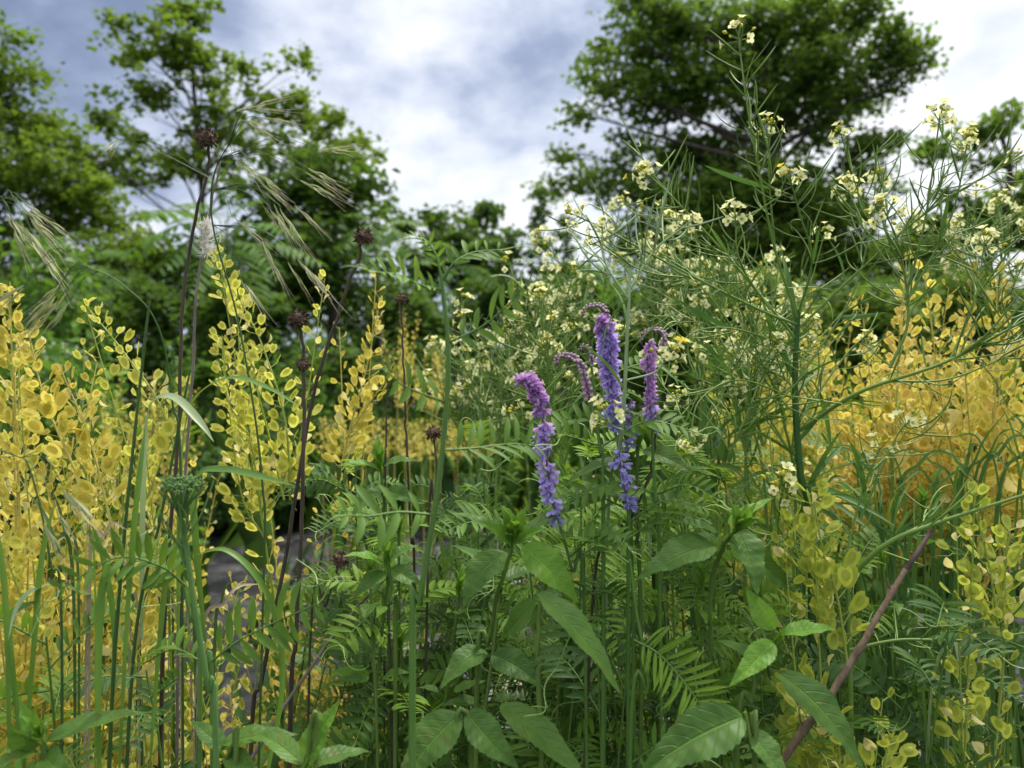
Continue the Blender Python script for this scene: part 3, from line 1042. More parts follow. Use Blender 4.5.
# ------------------------------------------------------------------ the setting
def build_ground():
    n = 90
    g = np.sign(np.linspace(-1, 1, n)) * np.abs(np.linspace(-1, 1, n)) ** 3 * 240
    X, Y = np.meshgrid(g, g + 10, indexing='ij')
    d = np.sqrt(X ** 2 + Y ** 2)
    Z = .03 * np.sin(X * 1.3 + 1) * np.cos(Y * 1.1) * np.clip(d / 4 - .6, 0, 1) - .01
    V = np.stack([X, Y, Z], -1).reshape(-1, 3)
    i, j = np.meshgrid(np.arange(n - 1), np.arange(n - 1), indexing='ij')
    F = np.stack([i * n + j, (i + 1) * n + j, (i + 1) * n + j + 1, i * n + j + 1], -1).reshape(-1, 4)
    mb = MB()
    mb.add(V, F)
    m = bpy.data.materials.new('meadow_soil')
    m.use_nodes = True
    t = NT(m.node_tree)
    tc = t.n('ShaderNodeTexCoord').outputs['Object']
    a = t.n('ShaderNodeTexNoise', {'Vector': tc, 'Scale': 1.2, 'Detail': 8.0}).outputs[0]
    b = t.n('ShaderNodeTexNoise', {'Vector': tc, 'Scale': 30.0, 'Detail': 6.0}).outputs[0]
    col = t.mix(t.rng(a, .4, .6, 0, 1), t.mix(b, rgb(.022, .018, .012), rgb(.06, .05, .03)), t.mix(b, rgb(.02, .045, .012), rgb(.05, .09, .025)))
    bp = t.n('ShaderNodeBump', {'Height': b, 'Strength': .8, 'Distance': .02}).outputs[0]
    p = t.n('ShaderNodeBsdfPrincipled', {'Base Color': col, 'Roughness': .95, 'Normal': bp})
    t.n('ShaderNodeOutputMaterial', {0: p.outputs[0]})
    o = mb.build('ground', [m])
    o['kind'] = 'structure'


build_ground()


def fabric_sheet(label, x0, x1, y0, y1, seed):
    nx, ny = 110, 110
    X, Y = np.meshgrid(np.linspace(x0, x1, nx), np.linspace(y0, y1, ny), indexing='ij')
    Z = .034 + .020 * np.sin(X * 9 + Y * 21 + seed) * np.sin(X * 3.1 - Y * 4 + seed) + .012 * np.sin(X * 17 - Y * 37 + 2 * np.sin(X * 5)) + .005 * np.sin(Y * 61 + 3 * np.sin(X * 8))
    V = np.stack([X, Y, Z], -1).reshape(-1, 3)
    i, j = np.meshgrid(np.arange(nx - 1), np.arange(ny - 1), indexing='ij')
    F = np.stack([i * ny + j, (i + 1) * ny + j, (i + 1) * ny + j + 1, i * ny + j + 1], -1).reshape(-1, 4)
    mb = MB()
    mb.add(V, F)
    m = bpy.data.materials.get('black_plastic')
    if m is None:
        m = bpy.data.materials.new('black_plastic')
        m.use_nodes = True
        t = NT(m.node_tree)
        tc = t.n('ShaderNodeTexCoord').outputs['Object']
        b = t.n('ShaderNodeTexNoise', {'Vector': tc, 'Scale': 40.0, 'Detail': 5.0}).outputs[0]
        d = t.n('ShaderNodeTexNoise', {'Vector': tc, 'Scale': 9.0, 'Detail': 6.0}).outputs[0]
        col = t.mix(t.rng(d, .5, .75, 0, 1), rgb(.016, .017, .019), rgb(.055, .054, .052))
        bp = t.n('ShaderNodeBump', {'Height': b, 'Strength': .5, 'Distance': .006}).outputs[0]
        p = t.n('ShaderNodeBsdfPrincipled', {'Base Color': col, 'Roughness': .36, 'Specular IOR Level': .20, 'Normal': bp})
        t.n('ShaderNodeOutputMaterial', {0: p.outputs[0]})
    o = mb.build('weed_barrier_sheet', [m])
    o['label'] = label
    o['category'] = 'plastic sheet'
    return o


fabric_sheet('wrinkled black plastic weed sheet on the ground behind the yellow thicket', -2.3, .62, 1.5, 4.3, 1)
fabric_sheet('wrinkled black plastic weed sheet on the ground under the mustard and orange pods', .75, 2.6, 1.3, 2.9, 4)


def scatter_stuff(name, n, xr, yr, hr, wr, mats, label, cat, dens_fn=None, lean=.4):
    mb = MB()
    y = np.sqrt(R.uniform(yr[0] ** 2, yr[1] ** 2, n))
    x = R.uniform(-1, 1, n) * (y * .78 + .3)
    if xr:
        x = R.uniform(xr[0], xr[1], n)
    keep = ~(((x > -2.3) & (x < .62) & (y > 1.5) & (y < 4.2)) | ((x > .78) & (x < 2.6) & (y > 1.3) & (y < 2.8))) | (R.random(n) < .04)
    x, y = x[keep], y[keep]
    n = len(x)
    p = np.stack([x, y, np.zeros(n)], 1)
    Y = nrm(np.stack([R.normal(0, lean, n), R.normal(0, lean, n), np.ones(n)], 1))
    L = R.uniform(*hr, n)
    W = R.uniform(*wr, n)
    mi = R.integers(0, len(mats), n)
    bl = leaf_t([.5, .5, .42, .28, .02], .5, .45)
    for k in range(len(mats)):
        s = mi == k
        mb.inst(bl, p[s], Y[s], R.normal(0, 1, (s.sum(), 3)), np.stack([W, L, L * .8], 1)[s], k)
    o = mb.build(name, [M[m] for m in mats])
    o['kind'] = 'stuff'
    o['label'] = label
    o['category'] = cat
    return o


scatter_stuff('meadow_grass', 26000, None, (2.7, 14), (.25, .75), (.006, .016), ['grass', 'vetch_leaf', 'grass_dark', 'tree_mid'],
              'green meadow grass and herbs filling the ground behind the flowers', 'grass')
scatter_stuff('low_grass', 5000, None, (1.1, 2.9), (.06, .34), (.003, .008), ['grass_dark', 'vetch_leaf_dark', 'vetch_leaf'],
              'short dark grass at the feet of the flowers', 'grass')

# far wood
def far_wood():
    mb = MB()
    n = 240
    a = np.linspace(-1.2, 1.2, n) + R.normal(0, .02, n)
    d = R.uniform(55, 75, n)
    c = np.stack([np.sin(a) * d, np.cos(a) * d, np.zeros(n)], 1)
    h = R.uniform(3, 7.5, n)
    for k in range(n):
        m = 210
        v = nrm(R.normal(0, 1, (m, 3))) * (R.random((m, 1)) ** .35)
        q = c[k] + np.array([0, 0, h[k] * .5]) + v * np.array([3.2, 3.2, h[k] * .55])
        mb.inst(T_TREE, q, R.normal(0, 1, (m, 3)), UP + R.normal(0, .5, (m, 3)), R.uniform(.5, 1.2, m))
    o = mb.build('far_wood', [M['tree_mid']])
    o['kind'] = 'stuff'
    o['label'] = 'low far wood on the horizon'
    o['category'] = 'wood'


far_wood()

reseed(102)
# ------------------------------------------------------------------ trees
def at_ground(px, d):
    p = P(px, 400, d)
    return (p[0], p[1], 0)


tree('tree', 'tall fresh green tree with an airy upright crown against the dark cloud', at_ground(200, 15), 15,
     [(165, 42, 40, 26, 1.1), (118, 30, 26, 14, .9), (205, 62, 34, 34, 1.1), (185, 6, 34, 22, 1), (150, 92, 46, 20, 1.1), (225, 112, 34, 26, 1),
      (118, 122, 34, 16, 1), (258, 85, 28, 26, .6), (300, 60, 14, 14, .6), (288, 112, 38, 26, .8), (335, 128, 36, 20, 1), (360, 155, 24, 22, 1), (130, 60, 16, 14, .7), (70, 150, 46, 26, 1), (110, 170, 40, 24, 1.2),
      (165, 150, 40, 24, .9), (200, 170, 50, 24, .9), (310, 165, 46, 26, 1), (250, 150, 36, 22, .8)],
     [(200, 330), (203, 220), (196, 120), (190, 40), (187, 5)], 'tree_left', .13, dens=1.25, sig=.20, trunk_r=.08, twig=.010, lobed=True)
tree('tree', 'full green tree cut by the edge of the picture beside the airy tree', at_ground(-20, 12), 12,
     [(8, 45, 22, 34, 1), (5, 110, 42, 40, 1.3), (30, 170, 52, 36, 1.2), (20, 230, 60, 42, 1.3), (75, 215, 48, 30, 1.1), (105, 250, 50, 30, 1.1), (-40, 120, 60, 90, 1), (60, 140, 30, 20, .8), (20, 75, 28, 16, .8), (30, 130, 40, 24, 1.2), (70, 185, 50, 26, 1.3), (100, 215, 50, 30, 1.2)],
     [(-20, 330), (-15, 200), (-5, 100), (-8, 20)], 'tree_left', .10, dens=1.9, sig=.19, trunk_r=.11, twig=.008, lobed=True)
tree('tree', 'dense dark bushy tree with drooping crown between the airy tree and the bright cloud', at_ground(330, 11), 11,
     [(335, 180, 46, 36, 1.6), (300, 215, 42, 40, 1.5), (355, 225, 34, 30, 1.6), (320, 260, 60, 42, 1.6), (270, 190, 36, 30, 1), (378, 205, 18, 14, 1), (250, 240, 40, 30, 1), (300, 150, 26, 20, .7), (335, 298, 50, 24, 1.6), (285, 280, 40, 26, 1.4)],
     [(332, 330), (335, 280), (335, 220), (340, 180)], 'tree_mid', .14, dens=1.9, sig=.20, trunk_r=.09, twig=.008)
tree('tree', 'huge dark broad crowned tree rising above the mustard', at_ground(790, 19), 19,
     [(680, 25, 60, 34, 1.5), (640, 5, 34, 20, 1.1), (600, 62, 24, 18, 1), (592, 80, 18, 16, 1), (640, 95, 46, 26, 1.4), (625, 45, 26, 14, .7), (700, 85, 54, 40, 1.4), (770, 30, 60, 40, 1.5), (840, 20, 44, 34, 1.5),
      (890, 50, 36, 28, 1.5), (905, 75, 30, 22, 1.3), (850, 90, 50, 34, 1.4), (780, 120, 60, 40, 1.5), (700, 150, 50, 30, 1.3), (860, 150, 40, 26, 1), (760, 190, 64, 34, 2.4), (640, 195, 44, 18, 1.6), (600, 180, 36, 12, 1.0), (575, 155, 22, 10, .4), (575, 115, 12, 14, .35),
      (690, 215, 60, 30, 2.3), (815, 225, 56, 36, 2.3), (860, 190, 40, 22, 1.4), (700, 165, 56, 26, 1.5), (640, 140, 44, 22, .9), (560, 190, 18, 8, .5), (735, 60, 40, 40, 1.2), (810, 70, 46, 36, 1.2), (650, 60, 40, 24, 1), (590, 170, 30, 12, .7), (655, 175, 40, 16, .8), (785, 258, 60, 30, 2.6), (715, 250, 56, 28, 2.4), (850, 262, 54, 26, 2.2), (650, 240, 44, 24, 1.8)],
     [(785, 330), (782, 240), (775, 150), (770, 70), (772, 20)], 'tree_right', .15, dens=.78, sig=.34, lm_n=1.5, trunk_r=.26, twig=.016, lobed=True)
tree('tree', 'dark green tree beyond the mustard with a low arching bough', at_ground(985, 16), 16,
     [(930, 150, 22, 12, .9), (985, 130, 30, 14, 1), (1010, 120, 24, 12, .8), (990, 160, 24, 12, .7), (1000, 225, 50, 26, 1.6), (940, 240, 40, 24, 1.4), (1040, 200, 40, 40, 1.3), (900, 255, 34, 22, 1.4), (960, 195, 22, 12, .7)],
     [(985, 330), (990, 250), (1010, 180), (1000, 130)], 'tree_right', .17, dens=1.6, sig=.24, trunk_r=.14, twig=.012, lobed=True)
for (px, py, rx, ry, d, lab) in ((150, 268, 80, 44, 14, 'broad dark thicket tree behind the feathery sumac fronds'), (255, 285, 60, 44, 14.5, 'round dark thicket tree behind the tall yellow pod spike'),
                                 (30, 285, 70, 40, 15, 'dark thicket tree behind the bush dotted with white blossoms'), (390, 300, 50, 34, 14, 'low dark thicket tree below the dense dark tree'),
                                 (830, 300, 70, 36, 15, 'dark thicket tree showing in the gap below the huge tree'), (930, 290, 60, 40, 14, 'dark thicket tree behind the cream flowers by the edge'),
                                 (700, 290, 60, 44, 15, 'dark thicket tree behind the straight mustard stems'), (560, 296, 60, 38, 14, 'low dark thicket tree below the saplings')):
    tree('tree', lab, at_ground(px, d), d, [(px, py, rx * .7, ry * .8, 2), (px - rx * .6, py + ry * .4, rx * .5, ry * .7, 2), (px + rx * .6, py + ry * .3, rx * .5, ry * .7, 2), (px, py + ry, rx, ry * .7, 1.6)],
         [(px, 380), (px + 3, py + 20), (px, py - ry * .3)], 'tree_mid', .13, dens=1.5, sig=.22, trunk_r=.07, twig=.007)
tree('tree', 'small dark tree with a dotted see-through crown under the bright cloud', at_ground(455, 17), 17,
     [(440, 222, 26, 12, 1), (480, 216, 26, 12, 1), (460, 245, 46, 18, 1.3), (500, 250, 24, 16, 1), (425, 262, 26, 18, 1.2), (470, 280, 56, 20, 1.5), (405, 225, 10, 8, .6)],
     [(455, 330), (458, 270), (460, 225)], 'tree_mid', .17, dens=1.5, sig=.24, trunk_r=.10, twig=.010, lobed=True)

# thin weedy saplings on the skyline
for (x, top, lab) in ((540, 193, 'thin leafy sapling standing up against the bright cloud'), (568, 222, 'short thin sapling next to the taller skyline sapling'),
                      (512, 236, 'small bushy sapling low on the skyline beside the see-through tree')):
    tree('sapling', lab, at_ground(x, 9), 9, [(x + U(-4, 4), top + k * 15, 7 + k * 4, 8, .8) for k in range(7)],
         [(x, 330), (x, top + 40), (x, top + 2)], 'tree_mid', .07, dens=2.6, sig=.07, trunk_r=.018, twig=.004, cat='sapling', dspread=.3)

# shrubs: the dark hedge wall behind the meadow
SHR = [(30, 300, 70, 46, 10, 'tree_mid', 'dark shrub below the full green tree at the meadow edge'),
       (130, 300, 66, 40, 9.5, 'tree_mid', 'dark shrub under the feathery sumac fronds'),
       (240, 300, 56, 34, 9, 'tree_mid', 'dark shrub just behind the tall yellow pod spike'),
       (400, 315, 56, 30, 10, 'tree_mid', 'dark shrub in front of the see-through tree'),
       (490, 300, 50, 34, 9, 'tree_mid', 'dark green shrub behind the palest mustard flowers'),
       (580, 290, 60, 50, 10, 'sumac', 'green shrub below the skyline saplings'),
       (665, 290, 60, 46, 10.5, 'tree_mid', 'dark shrub behind the purple vetch spikes'),
       (760, 300, 70, 46, 10, 'tree_right', 'dark shrub at the foot of the huge tree'),
       (865, 310, 64, 40, 9, 'tree_right', 'dark shrub seen through the gap in the mustard stems'),
       (345, 372, 60, 24, 8, 'tree_mid', 'low dark shrub hiding the foot of the dense dark tree'),
       (215, 372, 56, 22, 8, 'sumac', 'low green shrub between the two tallest dead stalks far behind'),
       (965, 300, 70, 50, 10, 'tree_right', 'dark shrub behind the orange pennycress')]
for x, y, rx, ry, d, mt, lab in SHR:
    tree('shrub', lab, at_ground(x, d), d, [(x, y, rx * .6, ry * .7, 2), (x - rx * .5, y + ry * .5, rx * .5, ry * .7, 2), (x + rx * .5, y + ry * .5, rx * .5, ry * .7, 2), (x + rx * .4, y - ry * .1, rx * .4, ry * .4, 1.6), (x, y + ry * 1.5, rx, ry * .8, 1.2)],
         [(x, 390), (x, y + 10), (x, y - ry * .4)], mt, .11, dens=2.2, sig=.16, trunk_r=.03, twig=.006, cat='shrub', dspread=.7)


def sumac(label, px, d, fronds):
    root = thing('sumac', label, 'sumac shrub', at_ground(px, d))
    b = np.array(root.location)
    st = MB()
    top = P(px, 250, d)
    sp = st.tube([b, b * .5 + top * .5 + np.array([.08, 0, 0]), top], .03, .012, sides=7, n=14)
    st.build('trunk', [M['bark']], root, root)
    for (x0, y0, x1, y1, dz) in fronds:
        a, e = P(x0, y0, d + U(-.3, .3)), P(x1, y1, d + dz)
        L = np.linalg.norm(e - a)
        mb = MB()
        j = sp[min(len(sp) - 1, int(U(8, 13)))]
        mb.tube([j, j * .4 + a * .6 + UP * .05, a], .010, .006, sides=4, n=6, mat=1)
        pts = mb.tube([a, a * .5 + e * .5 + UP * L * .12, e], .006, .002, sides=4, n=14, mat=1)
        n = 13
        t = np.repeat(np.linspace(.08, 1, n), 2)
        p, tg = at_t(pts, t), tan_t(pts, t)
        S = nrm(np.cross(tg, UP + np.array([0, -.3, 0])))
        sg = np.tile([1, -1], n)[:, None]
        Y = nrm(S * sg + tg * .35 - UP * .45 + R.normal(0, .12, (2 * n, 3)))
        l = L * .27 * np.repeat(np.sin(np.linspace(.35, 2.7, n)) ** .6, 2)
        mb.inst(T_SUM, p, Y, np.cross(S * sg, tg) * sg + UP, np.stack([l * .95, l, l], 1))
        mb.build('frond', [M['sumac'], M['herb_stem']], root, root)
    return root


sumac('feathery sumac with long drooping fronds left of the dense dark tree', 225, 7.0,
      [(215, 225, 145, 240, -.3), (220, 220, 180, 205, -.4), (225, 222, 260, 200, .2), (235, 230, 300, 235, -.2), (225, 235, 160, 268, -.5), (235, 240, 280, 275, -.5),
       (220, 245, 190, 290, -.6), (228, 225, 228, 190, 0), (240, 245, 320, 262, .1), (215, 240, 120, 256, .1), (230, 250, 250, 300, -.6), (215, 235, 140, 215, .4)])
sumac('low sumac with fresh fronds at the foot of the full green tree', 85, 8.0,
      [(85, 262, 30, 270, -.2), (90, 260, 130, 255, -.2), (88, 268, 60, 300, -.4), (88, 265, 125, 285, -.4), (85, 258, 50, 245, .2), (92, 258, 110, 235, .2), (88, 270, 95, 310, -.5), (84, 262, 15, 250, .3)])
sumac('sumac with leaves hanging over the shoulder of the dense dark tree', 375, 9.0,
      [(375, 225, 410, 240, -.2), (372, 225, 340, 250, -.3), (375, 220, 395, 205, 0), (376, 230, 420, 262, -.4), (374, 228, 372, 270, -.5), (372, 222, 345, 215, .2), (378, 226, 425, 225, .3)])
sumac('small sumac in front of the see-through tree', 455, 8.0,
      [(455, 262, 420, 262, -.2), (456, 260, 500, 258, -.2), (456, 258, 480, 240, 0), (455, 266, 435, 292, -.3), (456, 266, 495, 285, -.3), (454, 258, 430, 243, .2)])

# pale tiny-flowered bush far behind the yellow thicket
for (x, y, rx, ry, d, lab) in ((50, 275, 26, 40, 5.0, 'bush dotted with small white blossoms behind the yellow thicket'),
                               (55, 385, 30, 40, 3.6, 'low white flowered weed half hidden by the yellow thicket')):
    root = thing('white_flowered_bush', lab, 'flowering bush', at_ground(x, d))
    mb = MB()
    b = np.array(root.location)
    n = 46
    tips = np.array([P(x + U(-1, 1) * rx, y + U(-1, 1) * ry, d + U(-.3, .3)) for _ in range(n)])
    for q in tips:
        mb.tube([b, b * .4 + q * .6 - UP * .05, q], .004, .0015, sides=3, n=8)
    mb.build('stem', [M['herb_stem']], root, root)
    fb, lb = MB(), MB()
    for q in tips:
        m = int(R.integers(8, 22))
        fb.inst(T_TREE, q + R.normal(0, 1, (m, 3)) * np.array([.020, .020, .007]), R.normal(0, 1, (m, 3)), UP + R.normal(0, .5, (m, 3)), R.uniform(.008, .018, m))
        m = 26
        lb.inst(T_TREE, q - UP * .08 + R.normal(0, .08, (m, 3)), R.normal(0, 1, (m, 3)), UP + R.normal(0, .5, (m, 3)), R.uniform(.04, .08, m))
    fb.build('blossom', [M['white_bloom']], root, root)
    lb.build('foliage', [M['sumac']], root, root)


for (x, y, rx, ry, d, lab) in ((255, 478, 60, 40, 4.5, 'low dark bush added for the shaded gap at the back of the black plastic sheet'), (365, 492, 60, 34, 4.6, 'low dark bush added for shade just behind the short yellow row'),
                               (440, 480, 50, 34, 4.6, 'low dark bush added for shade behind the fresh vetch beside the short yellow row')):
    tree('shrub', lab, at_ground(x, d), d, [(x, y, rx * .8, ry, 3), (x - rx * .6, y + 8, rx * .5, ry * .7, 3), (x + rx * .6, y + 6, rx * .5, ry * .7, 3)],  # dense dark leaves added to make the shaded gap dark
         [(x, 520), (x, y), (x, y - ry * .6)], 'vetch_leaf_dark', .045, dens=12, sig=.07, trunk_r=.012, twig=.003, cat='shrub', dspread=.8)

# weeds of the middle distance: single leafy stems
def mid_weed(label, x, ytop, d, mat, group, w=.09, n=70, leaf=.05):
    top = P(x, ytop, d)
    b = ground_under(top, .08)
    root = thing('meadow_weed', label, 'weed', b, group)
    mb = MB()
    pts = mb.tube([b, b * .5 + top * .5 + np.array([U(-.05, .05), 0, 0]), top], .004, .0015, sides=4, n=14)
    mb.build('stem', [M['herb_stem']], root, root)
    lb = MB()
    t = R.uniform(.2, 1, n)
    p = at_t(pts, t)
    Y = nrm(R.normal(0, 1, (n, 3)) + UP * .35)
    l = leaf * R.uniform(.6, 1.4, n) * (1.25 - .6 * t)
    off = Y * (R.random((n, 1)) * w * (1.2 - t)[:, None])
    lb.inst(T_BLADE if U(0, 1) < .3 else T_LEAFLET, p + off, Y, UP + R.normal(0, .5, (n, 3)), np.stack([l * 1.6, l, l], 1))
    lb.build('foliage', [M[mat]], root, root)


for k in range(46):
    d = U(1.7, 4.2)
    x = U(-40, 1060)
    if 180 < x < 480:
        d = U(5.0, 6.2)
    mid_weed('leafy green weed standing in the meadow behind the flowers', x, U(318, 385) if k % 3 else U(370, 430), d, ['vetch_leaf', 'sumac', 'herb_leaf', 'vetch_leaf_light'][k % 4], 'weeds standing in the meadow', n=110)

reseed(103)
# ------------------------------------------------------------------ distant yellow pennycress
G = 'pennycress of the far row'
for k in range(16):
    x = 325 + k * 10.5 + U(-5, 5)
    pennycress('yellow pennycress in the short row seen between the dark stalks', P(x, 420 + U(-3, 4), U(2.6, 3.0)), 'yellow', 3, 16, .0085, G, .80, .06, True, top=.84)
G = 'blurred pennycress behind the thicket'
for k in range(6):
    x = U(85, 175)
    pennycress('blurred yellow pennycress farther back behind the curled grass blade', P(x, U(352, 400), U(1.6, 2.3)), 'yellow', 5, 30, .0075, G, .55, .09, True)
G = 'pennycress behind the fern-like leaf'
for k in range(4):
    x = U(390, 450)
    pennycress('hazy yellow pennycress standing behind the arching pinnate leaf', P(x, U(305, 350), U(2.0, 2.6)), 'yellow', 3, 26, .0080, G, .80, .06, True, top=.82)
G = 'green-yellow pennycress behind the mustard'
for k in range(13):
    x = U(745, 870)
    pennycress('greenish yellow pennycress seen through the mustard stems', P(x, U(262, 330), U(.95, 1.25)), ('lime', 'lemon', 'yellow')[k % 3], 5, 38, .0072, G, .55, .08, True)

reseed(104)
# ------------------------------------------------------------------ left thicket of pennycress
LT = 'pennycress of the left thicket'
pennycress('tall yellow pennycress spike standing above the thicket behind the tallest dark stalk', P(217, 246, .66), 'lemon', 3, 50, .0070, None, .70, .05,
           curves=([P(240, 330, .66), P(228, 290, .66), P(215, 250, .66)], [P(262, 520, .66), P(250, 440, .66), P(228, 400, .65), P(222, 335, .65)], [P(284, 500, .66), P(270, 440, .66), P(256, 385, .65), P(252, 352, .65)], [P(290, 500, .66), P(285, 420, .64), P(262, 345, .64), P(240, 300, .64)]),
           base=np.array([-.17, .72, 0]))
pennycress('pale yellow pennycress leaning over with its tip near the brome grass', P(85, 306, .62), 'lemon', 2, 32, .0070, None, .4, .05,
           curves=([P(180, 470, .62), P(160, 405, .62), P(122, 350, .62), P(88, 308, .62)],), base=np.array([-.18, .68, 0]))
pennycress('yellow pennycress with broad round pods on the outer side of the thicket', P(10, 282, .60), 'yellow', 3, 44, .0080, None, .4, .06,
           curves=([P(20, 520, .6), P(15, 400, .6), P(8, 290, .6)], [P(75, 470, .58), P(45, 400, .58), P(28, 330, .58)], [P(110, 520, .6), P(90, 440, .6), P(62, 372, .6)]), base=np.array([-.42, .64, 0]))
pennycress('slender yellow pennycress standing alone behind the pinnate leaf', P(376, 278, .72), 'yellow', 1, 30, .0072, None, .6, .04,
           curves=([P(338, 480, .72), P(352, 420, .72), P(366, 370, .72), P(380, 300, .72)], [P(345, 440, .72), P(368, 405, .72), P(385, 382, .72)]), base=np.array([-.17, .74, 0]))
for k in range(14):
    x, y, d = U(-30, 150), U(345, 520), U(.56, .82)
    pennycress('yellow pennycress crowded into the thicket behind the grass blades', P(x, y, d), ('yellow', 'lemon', 'yellow')[k % 3], 5, 38, .0078, LT, .38, .09)
for k in range(5):
    x, y, d = U(115, 165), U(400, 500), U(.75, 1.05)
    pennycress('yellow pennycress in the thinner part of the thicket beside the tallest dark stalk', P(x, y, d), 'yellow', 5, 34, .0066, 'pennycress beside the tall dark stalk', .35, .08)
for (x, y, d) in ((318, 515, .8), (318, 575, .82), (330, 590, .85), (262, 690, .8), (360, 640, .9)):
    pennycress('ripe orange tinted pennycress low between the dark stalks', P(x, y, d), 'orange', 4, 26, .0062, 'ripe pennycress between the stalks', .5, .06)
for (x, y, d) in ((425, 590, .85), (520, 560, .9), (590, 480, .8), (600, 540, .8), (575, 600, .85), (650, 590, .85), (680, 640, .9)):
    pennycress('ripe yellow pennycress glimpsed low behind the herb leaves', P(x, y, d), 'orange' if x < 600 else 'yellow', 3, 18, .0062, 'pennycress behind the herbs', .6, .05)

reseed(105)
# ------------------------------------------------------------------ right pennycress
for k in range(9):
    x, y, d = U(900, 1050), U(246, 345), U(.74, 1.0)
    pennycress('ripe orange yellow pennycress in the bank behind the mustard branches', P(x, y, d), ('orange', 'yellow', 'yellow', 'lemon')[k % 4], 6, 40, .0088, 'ripe pennycress of the right bank', .66, .10, top=.68)
for k in range(4):
    x, y, d = U(800, 920), U(345, 430), U(.8, 1.05)
    pennycress('orange yellow pennycress below the gap in the mustard', P(x, y, d), 'orange' if k % 2 else 'yellow', 4, 28, .0082, 'pennycress below the gap', .74, .08, top=.74)
pennycress('fresh lime green pennycress spike beside the diagonal twig', P(812, 488, .50), 'lime', 1, 34, .0080, None, .6, .03,
           curves=([P(848, 668, .5), P(838, 600, .5), P(822, 545, .5), P(812, 490, .5)], [P(835, 640, .51), P(800, 560, .51), P(792, 520, .51)]), base=np.array([.24, .52, 0]))
pennycress('lime green pennycress at the edge beyond the diagonal twig', P(975, 492, .52), 'lime', 2, 34, .0080, None, .6, .04,
           curves=([P(1000, 640, .52), P(990, 570, .52), P(972, 500, .52)], [P(1004, 640, .52), P(1005, 570, .52), P(1010, 530, .52)]), base=np.array([.33, .54, 0]))
pennycress('low lime green pennycress crossed by the lower end of the twig', P(835, 700, .50), 'lime', 3, 22, .0082, None, .75, .05,
           curves=([P(850, 790, .5), P(825, 745, .5), P(800, 705, .5)], [P(880, 800, .49), P(885, 760, .49), P(890, 735, .49)]), base=np.array([.22, .52, 0]))
for (x, y, d) in ((640, 600, .75), (690, 470, .9), (760, 440, .95), (960, 640, .75)):
    pennycress('lime green pennycress hidden among the vetch and mustard stems', P(x, y, d), 'lime', 3, 22, .0062, 'pennycress among the vetch', .6, .06)

reseed(106)
# ------------------------------------------------------------------ mustard
def gp(px, d, dx=0.0):
    p = P(px, 500, d)
    return np.array([p[0] + dx, p[1], 0])


def mustard(label, stem, r, branches, group=None, mat='mustard_stem', auto=0, cl=.0052, sil=18, smat=None, nl=6):
    stem = [np.asarray(q, float) for q in stem]
    root = thing('mustard_plant', label, 'mustard', stem[0], group)
    mb = MB()
    pts = mb.tube(stem, r, r * .55, sides=8, n=30)
    n = nl
    t = R.uniform(.35, .95, n)
    L = R.uniform(.03, .06, n) * (1.5 if nl > 6 else 1)
    mb.inst(T_BLADE, at_t(pts, t), nrm(R.normal(0, 1, (n, 3)) + UP * .4), UP + R.normal(0, .4, (n, 3)), np.stack([L * 1.2, L, L], 1), 1)
    mb.build('stem', [M[smat or mat], M['mustard_leaf']], root, root)
    for b in branches:
        kw = dict(b[1]) if len(b) > 1 else {}
        kw.setdefault('mat', mat)
        mbranch(root, b[0], **kw)
    for i in range(auto):
        tt = U(.45, .98)
        p = at_t(pts, np.array([tt]))[0]
        a = i * 2.4 + U(-.4, .4)
        d = nrm(np.array([math.cos(a), math.sin(a), U(.5, 1.3)]))
        LL = U(.12, .24)
        mbranch(root, [p, p + d * LL * .5 + np.array([0, 0, -.01]), p + d * LL + UP * LL * .25], .0011, cl, sil, twigs=2, mat=mat)
    return root


